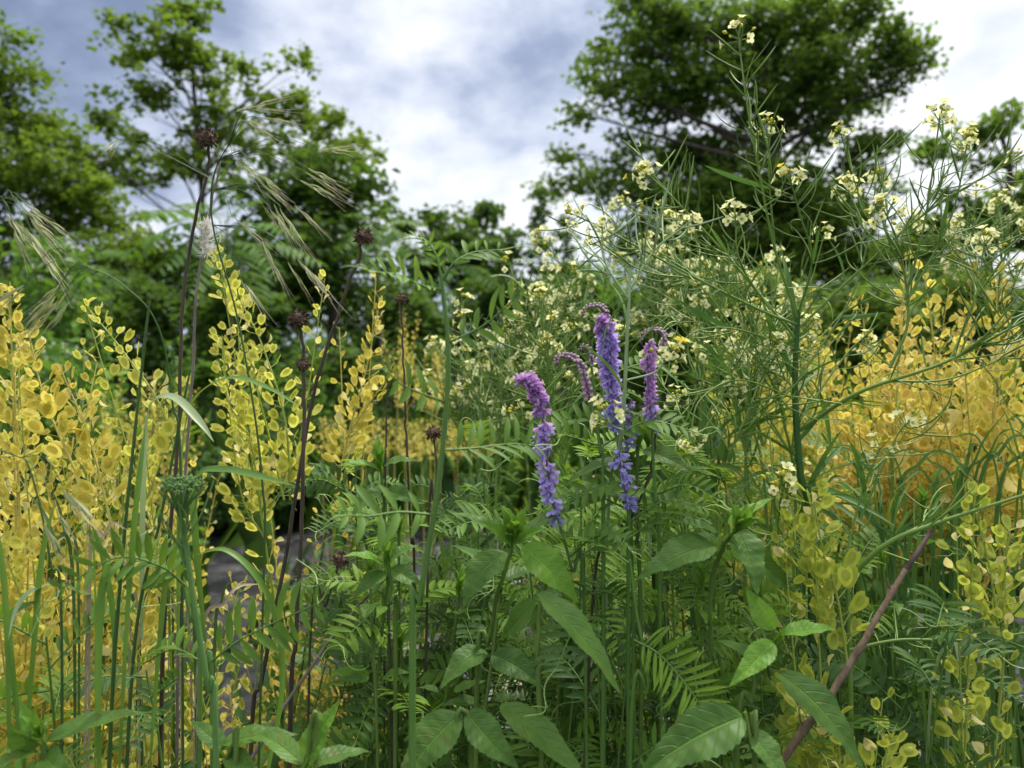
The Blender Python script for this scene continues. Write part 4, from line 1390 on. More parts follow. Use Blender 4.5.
D = .62
q = lambda *a: [P(x, y, d) for x, y, d in a]
mustard('largest mustard plant with thick dark stem and wiry branches spreading over the picture',
        [gp(800, .62), P(812, 600, .62), P(800, 470, .62), P(795, 390, .62), P(798, 310, .62)], .0040, [
    (q((798, 320, .62), (775, 250, .60), (757, 160, .58), (745, 90, .57), (738, 32, .57)), dict(r=.0012, sil=26, silL=.040, cl=.0052, t0=.3, leaves=2)),
    (q((798, 315, .62), (812, 260, .60), (800, 215, .59), (790, 178, .58)), dict(r=.0011, sil=18, cl=.0052, yellow=2)),
    (q((775, 250, .60), (770, 190, .59), (768, 128, .58)), dict(r=.0010, sil=12, cl=.0052)),
    (q((797, 330, .62), (860, 270, .60), (930, 210, .57), (1024, 155, .54), (1060, 140, .53)), dict(r=.0012, sil=22, cl=.005, twigs=2)),
    (q((798, 325, .62), (760, 310, .60), (690, 275, .58), (610, 232, .56), (575, 215, .55)), dict(r=.0013, sil=26, cl=.0048, twigs=1)),
    (q((797, 340, .62), (735, 265, .61), (680, 205, .60), (646, 172, .60)), dict(r=.0012, sil=22, cl=.0048, yellow=3, twigs=2)),
    (q((770, 310, .6), (740, 262, .59), (735, 214, .58)), dict(r=.0009, sil=12, cl=.0050)),
    (q((800, 430, .62), (860, 392, .58), (950, 360, .55), (1060, 300, .53)), dict(r=.0019, sil=14, cl=0, twigs=4, mat='mustard_stem')),
    (q((890, 368, .57), (908, 320, .57), (900, 250, .57), (884, 210, .56)), dict(r=.0012, sil=20, cl=.0058, n=15, t0=.3, twigs=2)),
    (q((905, 300, .57), (925, 220, .56), (940, 116, .55)), dict(r=.0010, sil=16, cl=.0052, n=13)),
    (q((905, 305, .57), (950, 220, .56), (968, 140, .55)), dict(r=.0009, sil=10, cl=.0036)),
    (q((800, 420, .62), (850, 350, .64), (868, 345, .65)), dict(r=.0009, sil=8, cl=.0050)),
    (q((797, 350, .62), (740, 330, .6), (700, 330, .58), (672, 350, .56)), dict(r=.0010, sil=12, cl=.0048)),
    (q((798, 380, .62), (850, 300, .63), (870, 230, .63), (876, 178, .63)), dict(r=.0010, sil=20, cl=.0050, twigs=2)),
    (q((950, 360, .55), (975, 300, .56), (985, 240, .56)), dict(r=.0009, sil=12, cl=.0048)),
    (q((798, 400, .62), (740, 380, .6), (700, 400, .58), (690, 440, .57)), dict(r=.0009, sil=10, cl=.0048, yellow=1)),
], auto=0, smat='mustard_leaf', nl=26)
mustard('mustard with one bough arching low across the orange pods', [gp(848, .55), P(850, 660, .55), P(838, 590, .55)], .0026, [
    (q((838, 590, .55), (885, 545, .53), (940, 522, .52), (1040, 490, .50)), dict(r=.0024, sil=4, cl=0, twigs=1)),
    (q((850, 650, .54), (900, 640, .53), (970, 640, .52), (1060, 628, .5)), dict(r=.0014, sil=10, cl=0, twigs=1)),
    (q((838, 590, .55), (800, 540, .53), (775, 505, .52), (782, 482, .51)), dict(r=.0012, sil=6, cl=.0056, yellow=2)),
    (q((838, 590, .55), (860, 500, .55), (880, 448, .54)), dict(r=.0010, sil=8, cl=.0050)),
    (q((860, 520, .55), (895, 440, .55), (910, 420, .55)), dict(r=.0009, sil=8, cl=.0050)),
], auto=0)
mustard('pale stemmed mustard rising straight past the tallest purple spike', [gp(600, .66), P(606, 580, .58), P(621, 440, .49), P(627, 340, .47), P(630, 268, .47)], .0017, [
    (q((629, 300, .47), (605, 262, .47), (602, 226, .47)), dict(r=.0008, sil=8, cl=.0036)),
    (q((629, 290, .47), (655, 250, .48), (690, 222, .48)), dict(r=.0008, sil=10, cl=.0038)),
    (q((622, 430, .47), (612, 425, .46), (606, 415, .46)), dict(r=.0007, sil=0, cl=.0048, leaves=0)),
    (q((627, 380, .47), (655, 372, .475), (669, 356, .475)), dict(r=.0007, sil=0, cl=.0050, yellow=2, leaves=0)),
], mat='mustard_stem_pale')
MG = 'mustard plants of the middle clump'
for k, (x, y, d, lab) in enumerate(((545, 300, .85, 'bushy mustard with cream flowers left of the tallest purple spike'), (495, 330, .85, 'bushy mustard with cream flowers behind the pinnate leaf tip'),
                                    (590, 262, .95, 'mustard with cream flowers just below the skyline saplings'), (700, 240, .85, 'mustard with cream flowers in front of the huge tree foot'),
                                    (655, 260, .9, 'mustard with cream flowers above the dark purple vetch spike'), (475, 360, .95, 'low mustard with cream flowers beside the arching green stem'),
                                    (745, 300, .8, 'mustard with cream flowers left of the thick dark mustard stem'), (1000, 200, .8, 'mustard with cream flowers above the orange pods at the edge'),
                                    (560, 345, .75, 'low mustard with cream flowers around the curled vetch buds'))):
    tops = [(x + U(-50, 50), y + U(-28, 70)) for _ in range(8)]
    br = []
    for (tx, ty) in tops:
        br.append((q((x + U(-6, 6), y + 130 + U(-30, 30), d), (x * .5 + tx * .5 + U(-8, 8), y * .4 + ty * .6 + 40, d + U(-.03, .03)), (tx, ty, d + U(-.06, .06))), dict(r=.0010, sil=14, cl=.0056 * (d / .75) ** .6, silL=.046, twigs=1, n=8)))
    mustard(lab, [gp(x, d), P(x, y + 250, d), P(x + 3, y + 110, d)], .0026, br, MG)
for k in range(4):
    x, y, d = U(690, 800), U(300, 430), U(.6, .8)
    mustard('wiry green mustard stem tangled into the clump before the yellow pods', [gp(x, d), P(x + 5, y + 200, d), P(x + U(-20, 20), y + 40, d)], .0018,
            [(q((x, y + 90, d), (x + U(-40, 40), y + 20, d), (x + U(-80, 80), y - 20 + U(-30, 30), d + U(-.05, .05))), dict(r=.0009, sil=14, cl=.0048 if k % 2 else 0, twigs=1, leaves=2, leafL=.06)) for _ in range(4)],
            'tangled mustard stems')

for k in range(12):
    x, y, d = U(780, 1030), U(400, 520), U(.62, .8)
    bl = []
    for j in range(6):
        bx = x + U(-24, 24)
        tx = bx + U(-90, 90)
        bl.append(([ground_under(P(bx, y + 200, d)), P(bx + U(-8, 8), y + 150, d), P(bx * .6 + tx * .4, y + 30, d), P(tx, y + U(-20, 60), d + U(-.06, .06))], U(.0018, .0036), ('mustard_leaf', 'mustard_leaf', 'grass')[j % 3], (0, -1, .4)))
    grass_plant('dark narrow leaved grass at the foot of the orange bank', bl, (), 'dark grass of the right bank')
for k in range(5):
    x, y, d = U(10, 200), U(430, 600), U(.48, .75)
    bl = []
    for j in range(5):
        bx = x + U(-24, 24)
        tx = bx + U(-70, 70)
        bl.append(([ground_under(P(bx, y + 200, d)), P(bx + U(-8, 8), y + 150, d), P(bx * .6 + tx * .4, y + 30, d), P(tx, y + U(-30, 60), d + U(-.06, .06))], U(.0014, .0030), ('grass_dark', 'straw', 'grass')[j % 3], (0, -1, .4)))
    grass_plant('thin green and straw coloured grass mixed into the yellow thicket', bl, (), 'grass within the thicket')

for k in range(9):
    mid_weed('leafy green weed growing up between the yellow pods of the thicket', U(-10, 170), U(370, 470), U(.68, .95), ('vetch_leaf', 'herb_leaf', 'vetch_leaf_dark')[k % 3], 'weeds in the yellow thicket', .035, 60, .028)
for k in range(8):
    mid_weed('leafy green weed growing up between the orange pods of the bank', U(830, 1030), U(330, 420), U(.74, .95), ('vetch_leaf', 'vetch_leaf_dark', 'mustard_leaf')[k % 3], 'weeds in the orange bank', .035, 60, .028)

reseed(107)
# ------------------------------------------------------------------ purple vetch
FACE = np.array([-.35, -1, .1])


def hero_vetch(label, stem, d, leaves=4, L=.055):
    base = np.asarray(stem[0], float)
    root = thing('purple_vetch', label, 'purple vetch', base)
    pts = cr(stem, 30)
    mb = MB()
    mb.tube(pts, .0014, .0009, raw=True, sides=6)
    mb.build('stem', [M['vetch_stem']], root, root)
    for i in range(leaves):
        p = at_t(pts, np.array([U(.45, .85)]))[0]
        a = i * 2.4 + U(0, 1)
        vetch_leaf(root, p, np.array([math.cos(a), .5 * math.sin(a) + .1, U(.1, .5)]), L * U(.8, 1.2), UP + np.array([0, -.5, 0]))
    return root


r_ = hero_vetch('mauve to violet vetch spike bent over at its tip above the pointed herb shoot', [gp(590, .5), P(585, 640, .5), P(572, 570, .5), P(557, 516, .5)], .5)
spike(r_, q((515, 388, .49), (522, 382, .49), (533, 386, .49), (541, 405, .49), (545, 440, .49), (549, 480, .49), (556, 518, .5)), 100, .0088, FACE, .06, gap=(.53, .56), th=(.56, .85))
r_ = hero_vetch('tallest violet blue vetch spike, standing beside the pale mustard stem', [gp(625, .5), P(628, 600, .5), P(630, 540, .5), P(627, 505, .5)], .5, 3)
spike(r_, q((594, 318, .5), (600, 322, .5), (606, 336, .5), (609, 365, .5), (612, 400, .5), (615, 425, .5)), 110, .0094, np.array([-.15, -1, .1]), .04, 1.0, th=(.26, .8))
spike(r_, q((615, 425, .5), (619, 455, .5), (624, 480, .5), (628, 505, .5)), 22, .0092, np.array([.3, -1, .1]), -.1, .9, th=(-.1, .1))
spike(r_, q((631, 400, .52), (629, 420, .52), (628, 445, .52)), 14, .0092, np.array([.3, -1, .1]), -.1, .9, th=(-.1, .5))
r_ = hero_vetch('slim dark mauve vetch spike next to the cream and yellow mustard flower', [gp(668, .5), P(660, 600, .5), P(655, 500, .5), P(652, 428, .5)], .5, 3)
spike(r_, q((652, 338, .5), (649, 350, .5), (648, 375, .5), (649, 400, .5), (652, 428, .5)), 64, .0074, np.array([.4, -1, .1]), .05, .85, th=(.80, .97))
bud_spike(r_, q((640, 343, .5), (643, 335, .5), (650, 331, .5), (658, 331, .5), (664, 337, .5), (662, 346, .5)), 26, .0052, np.array([0, -.8, .8]))
r_ = hero_vetch('vetch stem with a curled spike of unopened grey mauve buds', [gp(598, .5), P(603, 560, .5), P(600, 450, .5), P(588, 392, .5)], .5, 3)
bud_spike(r_, q((556, 366, .5), (559, 358, .5), (568, 357, .5), (577, 362, .5), (584, 374, .5), (588, 392, .5)), 34, .0070, np.array([-.4, -1, .6]))
r_ = hero_vetch('vetch stem topped by a small curled bud comb above the tallest purple spike', [gp(640, .52), P(632, 560, .52), P(618, 420, .52), P(608, 324, .52)], .52, 2)
bud_spike(r_, q((582, 318, .52), (586, 309, .52), (596, 306, .52), (604, 311, .52), (609, 324, .52)), 26, .0056, np.array([-.2, -.8, .8]))
r_ = hero_vetch('vetch stem with a tiny nodding bud cluster beside the curled bud spike', [gp(600, .53), P(604, 560, .53), P(598, 430, .53), P(591, 362, .53)], .53, 1)
bud_spike(r_, q((579, 352, .53), (583, 347, .53), (589, 350, .53), (592, 360, .53)), 16, .0050, np.array([-.2, -1, .5]))
r_ = hero_vetch('small blue violet vetch half hidden among the orange pods', [gp(905, .95), P(905, 560, .95), P(906, 470, .95)], .95, 2)
spike(r_, q((903, 375, .95), (905, 400, .95), (908, 440, .95), (911, 458, .95)), 26, .0095, FACE, .05)

reseed(108)
# ------------------------------------------------------------------ leafy vetch filling the lower half
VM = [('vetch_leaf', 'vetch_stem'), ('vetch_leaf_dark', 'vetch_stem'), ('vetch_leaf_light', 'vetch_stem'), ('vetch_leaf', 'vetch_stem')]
for k in range(62):
    x = U(335, 1010)
    y = U(440, 660)
    d = U(.56, .95)
    if k < 3:
        x, y = U(-10, 150), U(610, 720)
        d = U(.45, .6)
    top = P(x, y, d)
    b = ground_under(top, .10)
    vetch('leafy vetch without flowers scrambling through the lower greenery', [b, b * .6 + top * .4 + np.array([U(-.06, .06), U(-.04, .04), 0]), b * .15 + top * .85 + np.array([U(-.03, .03), 0, 0]), top],
          12, .062, 'leafy vetch of the lower greenery', VM[k % 4], .22, 10)

for k in range(16):
    t_ = P(U(320, 760), U(430, 560), U(.58, .70))
    b = ground_under(t_, .06)
    vetch('fresh light green vetch without flowers in the middle of the greenery', [b, b * .5 + t_ * .5 + np.array([U(-.04, .04), U(-.03, .03), 0]), t_], 10, .046, 'fresh light vetch', (VM[2], VM[0])[k % 2], .35, 10)

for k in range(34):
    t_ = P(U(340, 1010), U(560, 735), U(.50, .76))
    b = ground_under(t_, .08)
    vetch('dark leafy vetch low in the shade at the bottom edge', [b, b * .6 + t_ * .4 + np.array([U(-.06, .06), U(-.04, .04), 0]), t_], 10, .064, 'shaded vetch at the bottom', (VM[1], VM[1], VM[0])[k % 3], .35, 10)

r_ = vetch('arching near vetch stem with broad pinnate leaves, in front of the slender yellow pennycress', [gp(425, .40), P(412, 700, .40), P(420, 600, .40), P(436, 500, .40), P(446, 410, .40), P(448, 345, .40), P(441, 275, .40)], 0, .05, r=.0019)
for (ctrl, n, ll, mt) in ((q((449, 342, .40), (480, 328, .40), (505, 308, .39), (522, 288, .38)), 6, .36, 'vetch_leaf'),
                          (q((442, 290, .40), (420, 285, .39), (398, 275, .38), (376, 272, .37)), 7, .34, 'vetch_leaf_light'),
                          (q((443, 280, .40), (455, 262, .40), (475, 252, .41), (500, 250, .42)), 7, .30, 'vetch_leaf'),
                          (q((441, 275, .40), (436, 255, .40), (425, 240, .40), (408, 238, .39)), 7, .30, 'vetch_leaf_light'),
                          (q((445, 402, .40), (425, 395, .39), (402, 385, .38), (388, 372, .37)), 5, .42, 'vetch_leaf'),
                          (q((446, 450, .40), (475, 448, .41), (510, 444, .43), (535, 446, .44)), 8, .34, 'vetch_leaf'),
                          (q((435, 515, .40), (400, 512, .39), (370, 516, .38), (345, 515, .37)), 5, .40, 'vetch_leaf')):
    vetch_leaf(r_, None, np.array([0, 0, 1.0]), np.linalg.norm(ctrl[0] - ctrl[-1]), np.array([0, -.8, .55]), n, (mt, 'vetch_stem'), ll=ll, ctrl=ctrl)

for (lab, stem, leaf, n) in (
        ('vetch stem with a row of upright leaflets crossing the yellow thicket', [gp(190, .44), P(200, 720, .44), P(190, 620, .44), P(184, 585, .44)], q((186, 586, .44), (160, 566, .43), (115, 558, .42), (60, 590, .41)), 10),
        ('vetch stem with a leaflet row pointing across the black plastic sheet', [gp(215, .44), P(212, 740, .44), P(205, 690, .44), P(208, 664, .44)], q((208, 664, .44), (240, 640, .44), (280, 620, .44), (318, 604, .43)), 9),
        ('vetch stem whose leaf ends in long pale hooked tendrils at the bottom', [gp(625, .46), P(630, 760, .46), P(648, 690, .46), P(636, 610, .46), P(630, 560, .46)], q((634, 640, .46), (660, 655, .45), (690, 690, .44), (712, 725, .43)), 18)):
    r_ = vetch(lab, stem, 2, .05, r=.0014)
    vetch_leaf(r_, None, np.array([0, 0, 1.0]), np.linalg.norm(leaf[0] - leaf[-1]), np.array([0, -.9, .45]), n, ('vetch_leaf_light' if n == 18 else 'vetch_leaf', 'vetch_stem'), ll=.36 if n == 18 else .30, ctrl=leaf, lw=.55 if n == 18 else .9, tendril=True)

reseed(109)
# ------------------------------------------------------------------ broad leaved herbs
FN = np.array([0, -.75, .65])
FL = np.array([-.35, -.8, .5])
FR = np.array([.35, -.8, .5])
FU = np.array([0, -.35, .95])
hl = 'herb_leaf'
hb = 'herb_leaf_bright'
herb_shoot('leafy herb with a bright pointed shoot tip directly below the bent purple spike',
           [gp(470, .50), P(474, 720, .50), P(488, 640, .49), P(506, 565, .47), P(512, 537, .46)],
           [(512, 540, 500, 505, 14, FN, .1, .46, .46, hb), (514, 540, 527, 506, 14, FN, .1, .46, .46, hb), (511, 543, 476, 520, 16, FN, .1, .46, .455, hb), (515, 543, 548, 528, 15, FN, .1, .46, .455, hb), (506, 552, 462, 610, 40, FL, .10, .485, .465, hl), (522, 546, 580, 604, 44, FR, .10, .485, .475, hb), (505, 540, 449, 512, 22, FU, .10, .485, .48, hl),
            (520, 536, 596, 503, 18, FU, .08, .485, .52, hl), (500, 575, 450, 545, 20, FU, .06, .5, .53, hl), (505, 580, 545, 570, 20, FU, .05, .5, .53, hl), (485, 650, 440, 690, 34, FL, .08, .5, .47, hl), (492, 655, 545, 690, 36, FR, .08, .5, .48, hl)], tipL=.030)
herb_shoot('leafy herb with a tall pointed shoot behind its hanging lance leaf',
           [gp(705, .50), P(708, 720, .50), P(716, 620, .49), P(731, 555, .48), P(737, 528, .465)],
           [(737, 530, 730, 500, 13, FN, .1, .465, .465, hb), (738, 530, 748, 502, 12, FN, .1, .465, .465, hb), (715, 545, 634, 582, 46, np.array([-.2, -.55, .8]), .10, .48, .46, hl), (735, 526, 757, 598, 42, FR, .08, .48, .455, hl), (718, 533, 668, 520, 20, FU, .06, .485, .48, hl),
            (716, 540, 660, 545, 26, FU, .08, .485, .52, hl), (728, 524, 775, 497, 16, FU, .05, .48, .5, hb), (727, 540, 800, 600, 34, FR, .05, .49, .54, hl)], tipL=.026)
herb_shoot('leafy herb with fresh bright leaves and a small golden tip near the twig',
           [gp(735, .46), P(742, 790, .46), P(762, 700, .46), P(772, 660, .455), P(776, 640, .45)],
           [(773, 642, 728, 688, 30, FL, .07, .45, .43, hb), (774, 630, 745, 586, 26, FL, .05, .45, .46, hb), (784, 634, 838, 630, 26, FU, .08, .45, .45, hb),
            (778, 672, 866, 775, 46, FR, .06, .45, .42, hl), (768, 665, 715, 640, 22, FU, .06, .46, .5, hl)], tipL=.012)
herb_shoot('leafy herb with its uppermost leaves spread around the blue tail of the tallest spike',
           [gp(640, .52), P(638, 640, .52), P(640, 540, .52), P(638, 445, .52)],
           [(643, 450, 696, 476, 26, FR, .10, .52, .50, hl), (632, 460, 560, 490, 20, FU, .08, .52, .50, hl), (630, 497, 556, 508, 16, FU, .05, .52, .5, hl), (630, 445, 606, 442, 12, FU, .1, .52, .51, hb),
            (646, 500, 704, 512, 22, FU, .06, .52, .53, hl)], tipL=.016)
herb_shoot('herb stem carrying the long dark folded leaf in the bottom middle', [gp(545, .45), P(540, 760, .45), P(538, 660, .45), P(540, 600, .45)],
           [(537, 592, 623, 700, 40, np.array([.6, -.6, .5]), .06, .44, .42, hl), (500, 705, 592, 790, 40, np.array([.5, -.7, .5]), .05, .45, .42, hl), (536, 600, 500, 640, 26, FL, .06, .45, .47, hl)], tip=False)
herb_shoot('herb stem with one very large leaf at the bottom edge below the hooked tendrils', [gp(750, .42), P(752, 800, .42), P(750, 745, .42), P(745, 712, .42)],
           [(744, 716, 632, 782, 58, FN, .06, .42, .40, hl), (750, 730, 790, 790, 34, FR, .05, .42, .40, hl)], tip=False)
herb_shoot('herb with a wide dark leaf at the bottom edge beside the upright leaf', [gp(470, .42), P(472, 800, .42), P(465, 740, .42), P(462, 712, .42)],
           [(460, 714, 396, 790, 52, FL, .05, .42, .40, hl), (466, 712, 520, 770, 40, FR, .05, .42, .41, hl)], tip=False)
herb_shoot('herb with one upright bright leaf at the bottom beside the dark stalks', [gp(305, .40), P(306, 800, .40), P(306, 764, .40)],
           [(306, 764, 342, 700, 34, FL, .05, .40, .41, hb), (303, 765, 250, 732, 26, FU, .08, .40, .42, hl), (310, 766, 372, 752, 26, FU, .08, .40, .42, hl)], tipL=.02)
herb_shoot('herb in the bottom corner with blunt pale leaves and one long lance leaf', [gp(45, .40), P(44, 820, .40), P(42, 765, .40), P(40, 735, .40)],
           [(46, 742, 152, 712, 30, FU, .10, .40, .42, hl), (40, 745, 8, 722, 34, FL, .08, .4, .39, hl), (38, 752, -5, 770, 40, FL, .08, .4, .38, hl), (45, 755, 75, 775, 34, FR, .08, .4, .38, hl), (44, 735, 20, 700, 22, FL, .05, .4, .41, hb)], tipL=.018)
herb_shoot('herb with a lance leaf lying across the foot of the curled umbel stem', [gp(235, .42), P(235, 810, .42), P(222, 760, .42)],
           [(222, 745, 300, 735, 28, FU, .1, .42, .43, hl), (224, 750, 190, 720, 24, FU, .08, .42, .43, hl), (226, 755, 262, 775, 26, FN, .08, .42, .41, hl)], tip=False)
herb_shoot('small herb with a bright tip between the dark stalks and the arching near stem', [gp(400, .55), P(392, 680, .55), P(388, 600, .55), P(388, 560, .55)],
           [(386, 566, 342, 556, 22, FU, .08, .55, .53, hb), (386, 572, 352, 600, 24, FL, .08, .55, .53, hl), (392, 568, 425, 590, 22, FR, .08, .55, .54, hl), (389, 560, 420, 545, 18, FU, .08, .55, .56, hl)], tipL=.022)
herb_shoot('herb shoot with narrow bright leaves below the far yellow row', [gp(395, .6), P(386, 620, .6), P(382, 530, .6), P(380, 465, .6)],
           [(380, 470, 336, 466, 18, FU, .1, .6, .58, hb), (384, 466, 420, 462, 18, FU, .1, .6, .6, hl), (380, 490, 350, 520, 24, FL, .1, .6, .57, hl), (384, 492, 425, 505, 22, FR, .08, .6, .58, hl), (384, 520, 330, 512, 20, FU, .08, .6, .58, hb)], tipL=.026)
for k in range(7):
    t_ = P(U(330, 720), U(480, 600), U(.54, .64))
    b = ground_under(t_, .05)
    herb_shoot('young herb with fresh bright leaves amid the middle greenery', [b, b * .5 + t_ * .5 + np.array([U(-.03, .03), U(-.03, .03), 0]), t_], (), 'young bright herbs', auto=4, aL=.045, tipL=.020, mat='herb_leaf_bright' if k % 2 else 'herb_leaf', auto_t=(.7, .97))
for k in range(22):
    x, y, d = U(320, 1000), U(480, 680), U(.58, .9)
    if k > 19:
        x, y, d = U(10, 320), U(640, 730), U(.5, .7)
    t = P(x, y, d)
    b = ground_under(t, .05)
    herb_shoot('leafy herb stem half buried in the lower greenery', [b, b * .5 + t * .5 + np.array([U(-.03, .03), U(-.03, .03), 0]), t], (), 'half buried herbs', auto=6, aL=.058, tipL=.02)

reseed(110)
# ------------------------------------------------------------------ dead stalks
dead_stalk('tallest dark dead stalk with a ragged seed head against the airy tree', [gp(155, .55), P(160, 768, .55), P(168, 560, .55), P(178, 440, .55), P(182, 320, .55), P(192, 235, .55), P(208, 165, .55), P(207, 140, .55)], .0016, (-.1, -.2, 1), hs=.0100)
dead_stalk('dark dead stalk with a round seed head and a swollen node halfway up', [gp(286, .56), P(290, 748, .56), P(296, 640, .56), P(301, 540, .56), P(303, 470, .56), P(304, 400, .56), P(303, 345, .56), P(299, 322, .56)], .0019, (-.25, -.3, 1), nodes=((.795, .0065),), hs=.0095)
dead_stalk('brown dead stalk leaning up to a shaggy head by the dense dark tree', [gp(238, .58), P(250, 768, .58), P(262, 680, .58), P(285, 560, .58), P(300, 470, .58), P(312, 400, .58), P(328, 345, .58), P(346, 290, .58), P(359, 258, .58), P(362, 238, .58)], .0018, (.1, -.2, 1), hs=.0090)
dead_stalk('thin dark dead stalk with a small head behind the pinnate leaf', [gp(412, .62), P(414, 610, .62), P(411, 540, .62), P(407, 450, .62), P(404, 380, .62), P(401, 300, .62)], .0013, (0, -.2, 1), hs=.0070)
dead_stalk('short dark dead stalk with a round head touching the arching near stem', [gp(415, .6), P(428, 560, .6), P(434, 500, .6), P(437, 470, .6), P(433, 434, .6)], .0012, (-.2, -.3, 1), hs=.0078)
dead_stalk('low bent dead stalk with a small head over the black sheet', [gp(300, .6), P(310, 650, .6), P(326, 605, .6), P(340, 562, .6)], .0011, (.2, -.3, 1), hs=.0085)
dead_stalk('headless thick dark dead stalk behind the small bright tipped herb', [gp(393, .58), P(393, 768, .58), P(391, 700, .58), P(390, 632, .58)], .0018)
dead_stalk('headless thin dead stalk rising to the slender pennycress', [gp(384, .68), P(385, 540, .68), P(386, 440, .68), P(388, 362, .68)], .0011)
dead_stalk('pale weathered dead stalk close beside the tallest dark stalk', [gp(180, .58), P(178, 640, .58), P(185, 480, .58), P(192, 380, .58), P(196, 300, .58), P(206, 235, .58), P(221, 160, .58)], .0013, mat='dead_grey')
dead_stalk('grey dead stick slanting across the bottom toward the wide leaf', [P(225, 800, .55), P(250, 760, .55), P(330, 640, .57), P(388, 575, .6)], .0018, mat='dead_grey')
dead_stalk('dark dead stalk slanting up to the slim mauve vetch spike', [gp(560, .51), P(590, 640, .51), P(622, 540, .51), P(648, 480, .51), P(656, 434, .51)], .0012)
dead_stalk('second dark dead stalk leaning against the tallest one near its foot', [gp(162, .6), P(180, 640, .6), P(186, 540, .6), P(190, 470, .6)], .0012)
# fluff caught on the pale stalk
fm = MB()
c = P(206, 240, .575)
n = 420
pp = c + np.stack([R.normal(0, .0013, n), R.normal(0, .0016, n), R.uniform(-.012, .014, n)], 1)
fm.inst(T_BLADE, pp, R.normal(0, 1, (n, 3)) + UP * .8, R.normal(0, 1, (n, 3)), np.stack([np.full(n, .010), R.uniform(.004, .009, n), np.full(n, .006)], 1))
o = fm.build('fluff_tuft', [M['fluff']])
o['label'] = 'tuft of whitish fluff caught on the pale dead stalk'
o['category'] = 'seed fluff'

# the diagonal twig
root = thing('twig', 'reddish brown broken twig slanting up from the bottom edge', 'twig', P(760, 790, .44))
mb = MB()
tp = cr(q((755, 798, .44), (800, 735, .44), (848, 668, .45), (880, 612, .46), (905, 570, .47)), 30)
tp = tp + R.normal(0, .00035, tp.shape)
tr_ = np.linspace(.0024, .0017, 30) * (1 + R.normal(0, .05, 30))
tr_[[8, 17, 25]] *= 1.30
mb.tube(tp, tr_, raw=True, sides=9)
for k_, a_ in ((8, -.8), (17, .9), (25, -.7)):
    mb.tube([tp[k_], tp[k_] + np.array([.0035 * a_, -.001, .0045]), tp[k_] + np.array([.0045 * a_, -.001, .0085])], .0009, .0005, sides=6)
mb.build('stem', [M['twig']], root, root)
mb = MB()
mb.tube([tp[-1], P(915, 556, .47), P(928, 536, .475), P(932, 530, .475)], .0017, .0012, sides=9)
mb.build('broken_tip', [M['twig_tip']], root, root)

reseed(111)
# ------------------------------------------------------------------ curled umbel near the thicket
root = thing('umbel_plant', 'green stem with a cupped curled umbel in front of the yellow thicket', 'umbel', gp(215, .40))
st = MB()
sp = st.tube([gp(215, .40), P(216, 790, .40), P(208, 690, .40), P(195, 610, .40), P(186, 545, .40), P(181, 520, .40)], 0.0018, .0015, sides=7)
st.build('stem', [M['umbel']], root, root)
ub = MB()
c0 = P(181, 521, .40)
for k in range(24):
    a = k * 2.4
    r1 = .002 + .0105 * math.sqrt((k + .5) / 24)
    o1 = np.array([math.cos(a), math.sin(a), 0])
    e = c0 + o1 * r1 + UP * (.021 - .35 * r1 + U(-.001, .001))
    e2 = e - o1 * r1 * .15 + UP * .002
    ub.tube([c0, c0 + o1 * r1 * .42 + UP * .010, e, e2], .0006, .0004, sides=4, n=9)
    m = int(R.integers(9, 16))
    ub.inst(T_BUDLO, e2 + R.normal(0, .0014, (m, 3)), UP + R.normal(0, .7, (m, 3)), np.array([1.0, 0, 0]), R.uniform(.0014, .0026, m))
ub.build('umbel', [M['umbel']], root, root)
lfm = MB()
for k in range(9):
    s0 = P(186 + U(-3, 5), 520 + k * 6, .40)
    e = s0 + np.array([U(-.018, .018), U(-.012, .012), U(.012, .034)])
    lfm.tube([s0, s0 * .5 + e * .5 + np.array([U(-.004, .004), 0, 0]), e], .0008, .0004, sides=4)
lfm.build('bract', [M['umbel']], root, root)

reseed(112)
# ------------------------------------------------------------------ grasses
grass_plant('arching grass blade folded over beside the tallest dark stalk', [
    (q((142, 640, .5), (143, 520, .5), (146, 440, .49), (153, 402, .48), (175, 398, .47), (200, 422, .46), (214, 442, .455)), .0066, 'grass_pale', (0, -.5, .8)),
    (q((178, 640, .52), (180, 500, .52), (186, 425, .51), (200, 393, .50), (232, 378, .49), (268, 388, .48), (302, 408, .47)), .0062, 'grass', (0, -.4, .9))])
grass_plant('broad upright grass blade with a wet bright bend low in the thicket', [
    (q((100, 800, .41), (99, 690, .41), (101, 610, .41), (107, 572, .41), (112, 566, .405)), .0066, 'grass', (-.3, -1, .2)),
    (q((118, 800, .42), (126, 640, .42), (133, 540, .42), (140, 470, .42), (146, 420, .43)), .0034, 'grass', (.3, -1, .2)),
    (q((150, 800, .62), (140, 690, .58), (112, 615, .52), (70, 588, .46), (38, 588, .43), (18, 606, .42), (8, 640, .41)), .0044, 'grass_pale', (0, -.5, .8))])
grass_plant('grass blade arching over the black plastic sheet', [
    (q((262, 800, .47), (282, 690, .47), (276, 620, .47), (255, 575, .46), (225, 550, .46), (195, 555, .46)), .0050, 'grass', (.2, -.5, .8)),
    (q((205, 640, .5), (196, 540, .5), (196, 478, .49), (225, 470, .48), (260, 477, .47), (296, 486, .46)), .0070, 'grass', (0, -.5, .8))])
grass_plant('tall thin dark grass stalk rising through the leaning pale pennycress', [(q((108, 768, .46), (115, 640, .46), (104, 560, .46), (90, 520, .46)), .004, 'grass', (0, -1, .3))],
            [(q((105, 900, .46), (112, 700, .46), (122, 560, .46), (135, 430, .46), (146, 330, .46), (150, 300, .46)), .0014)])
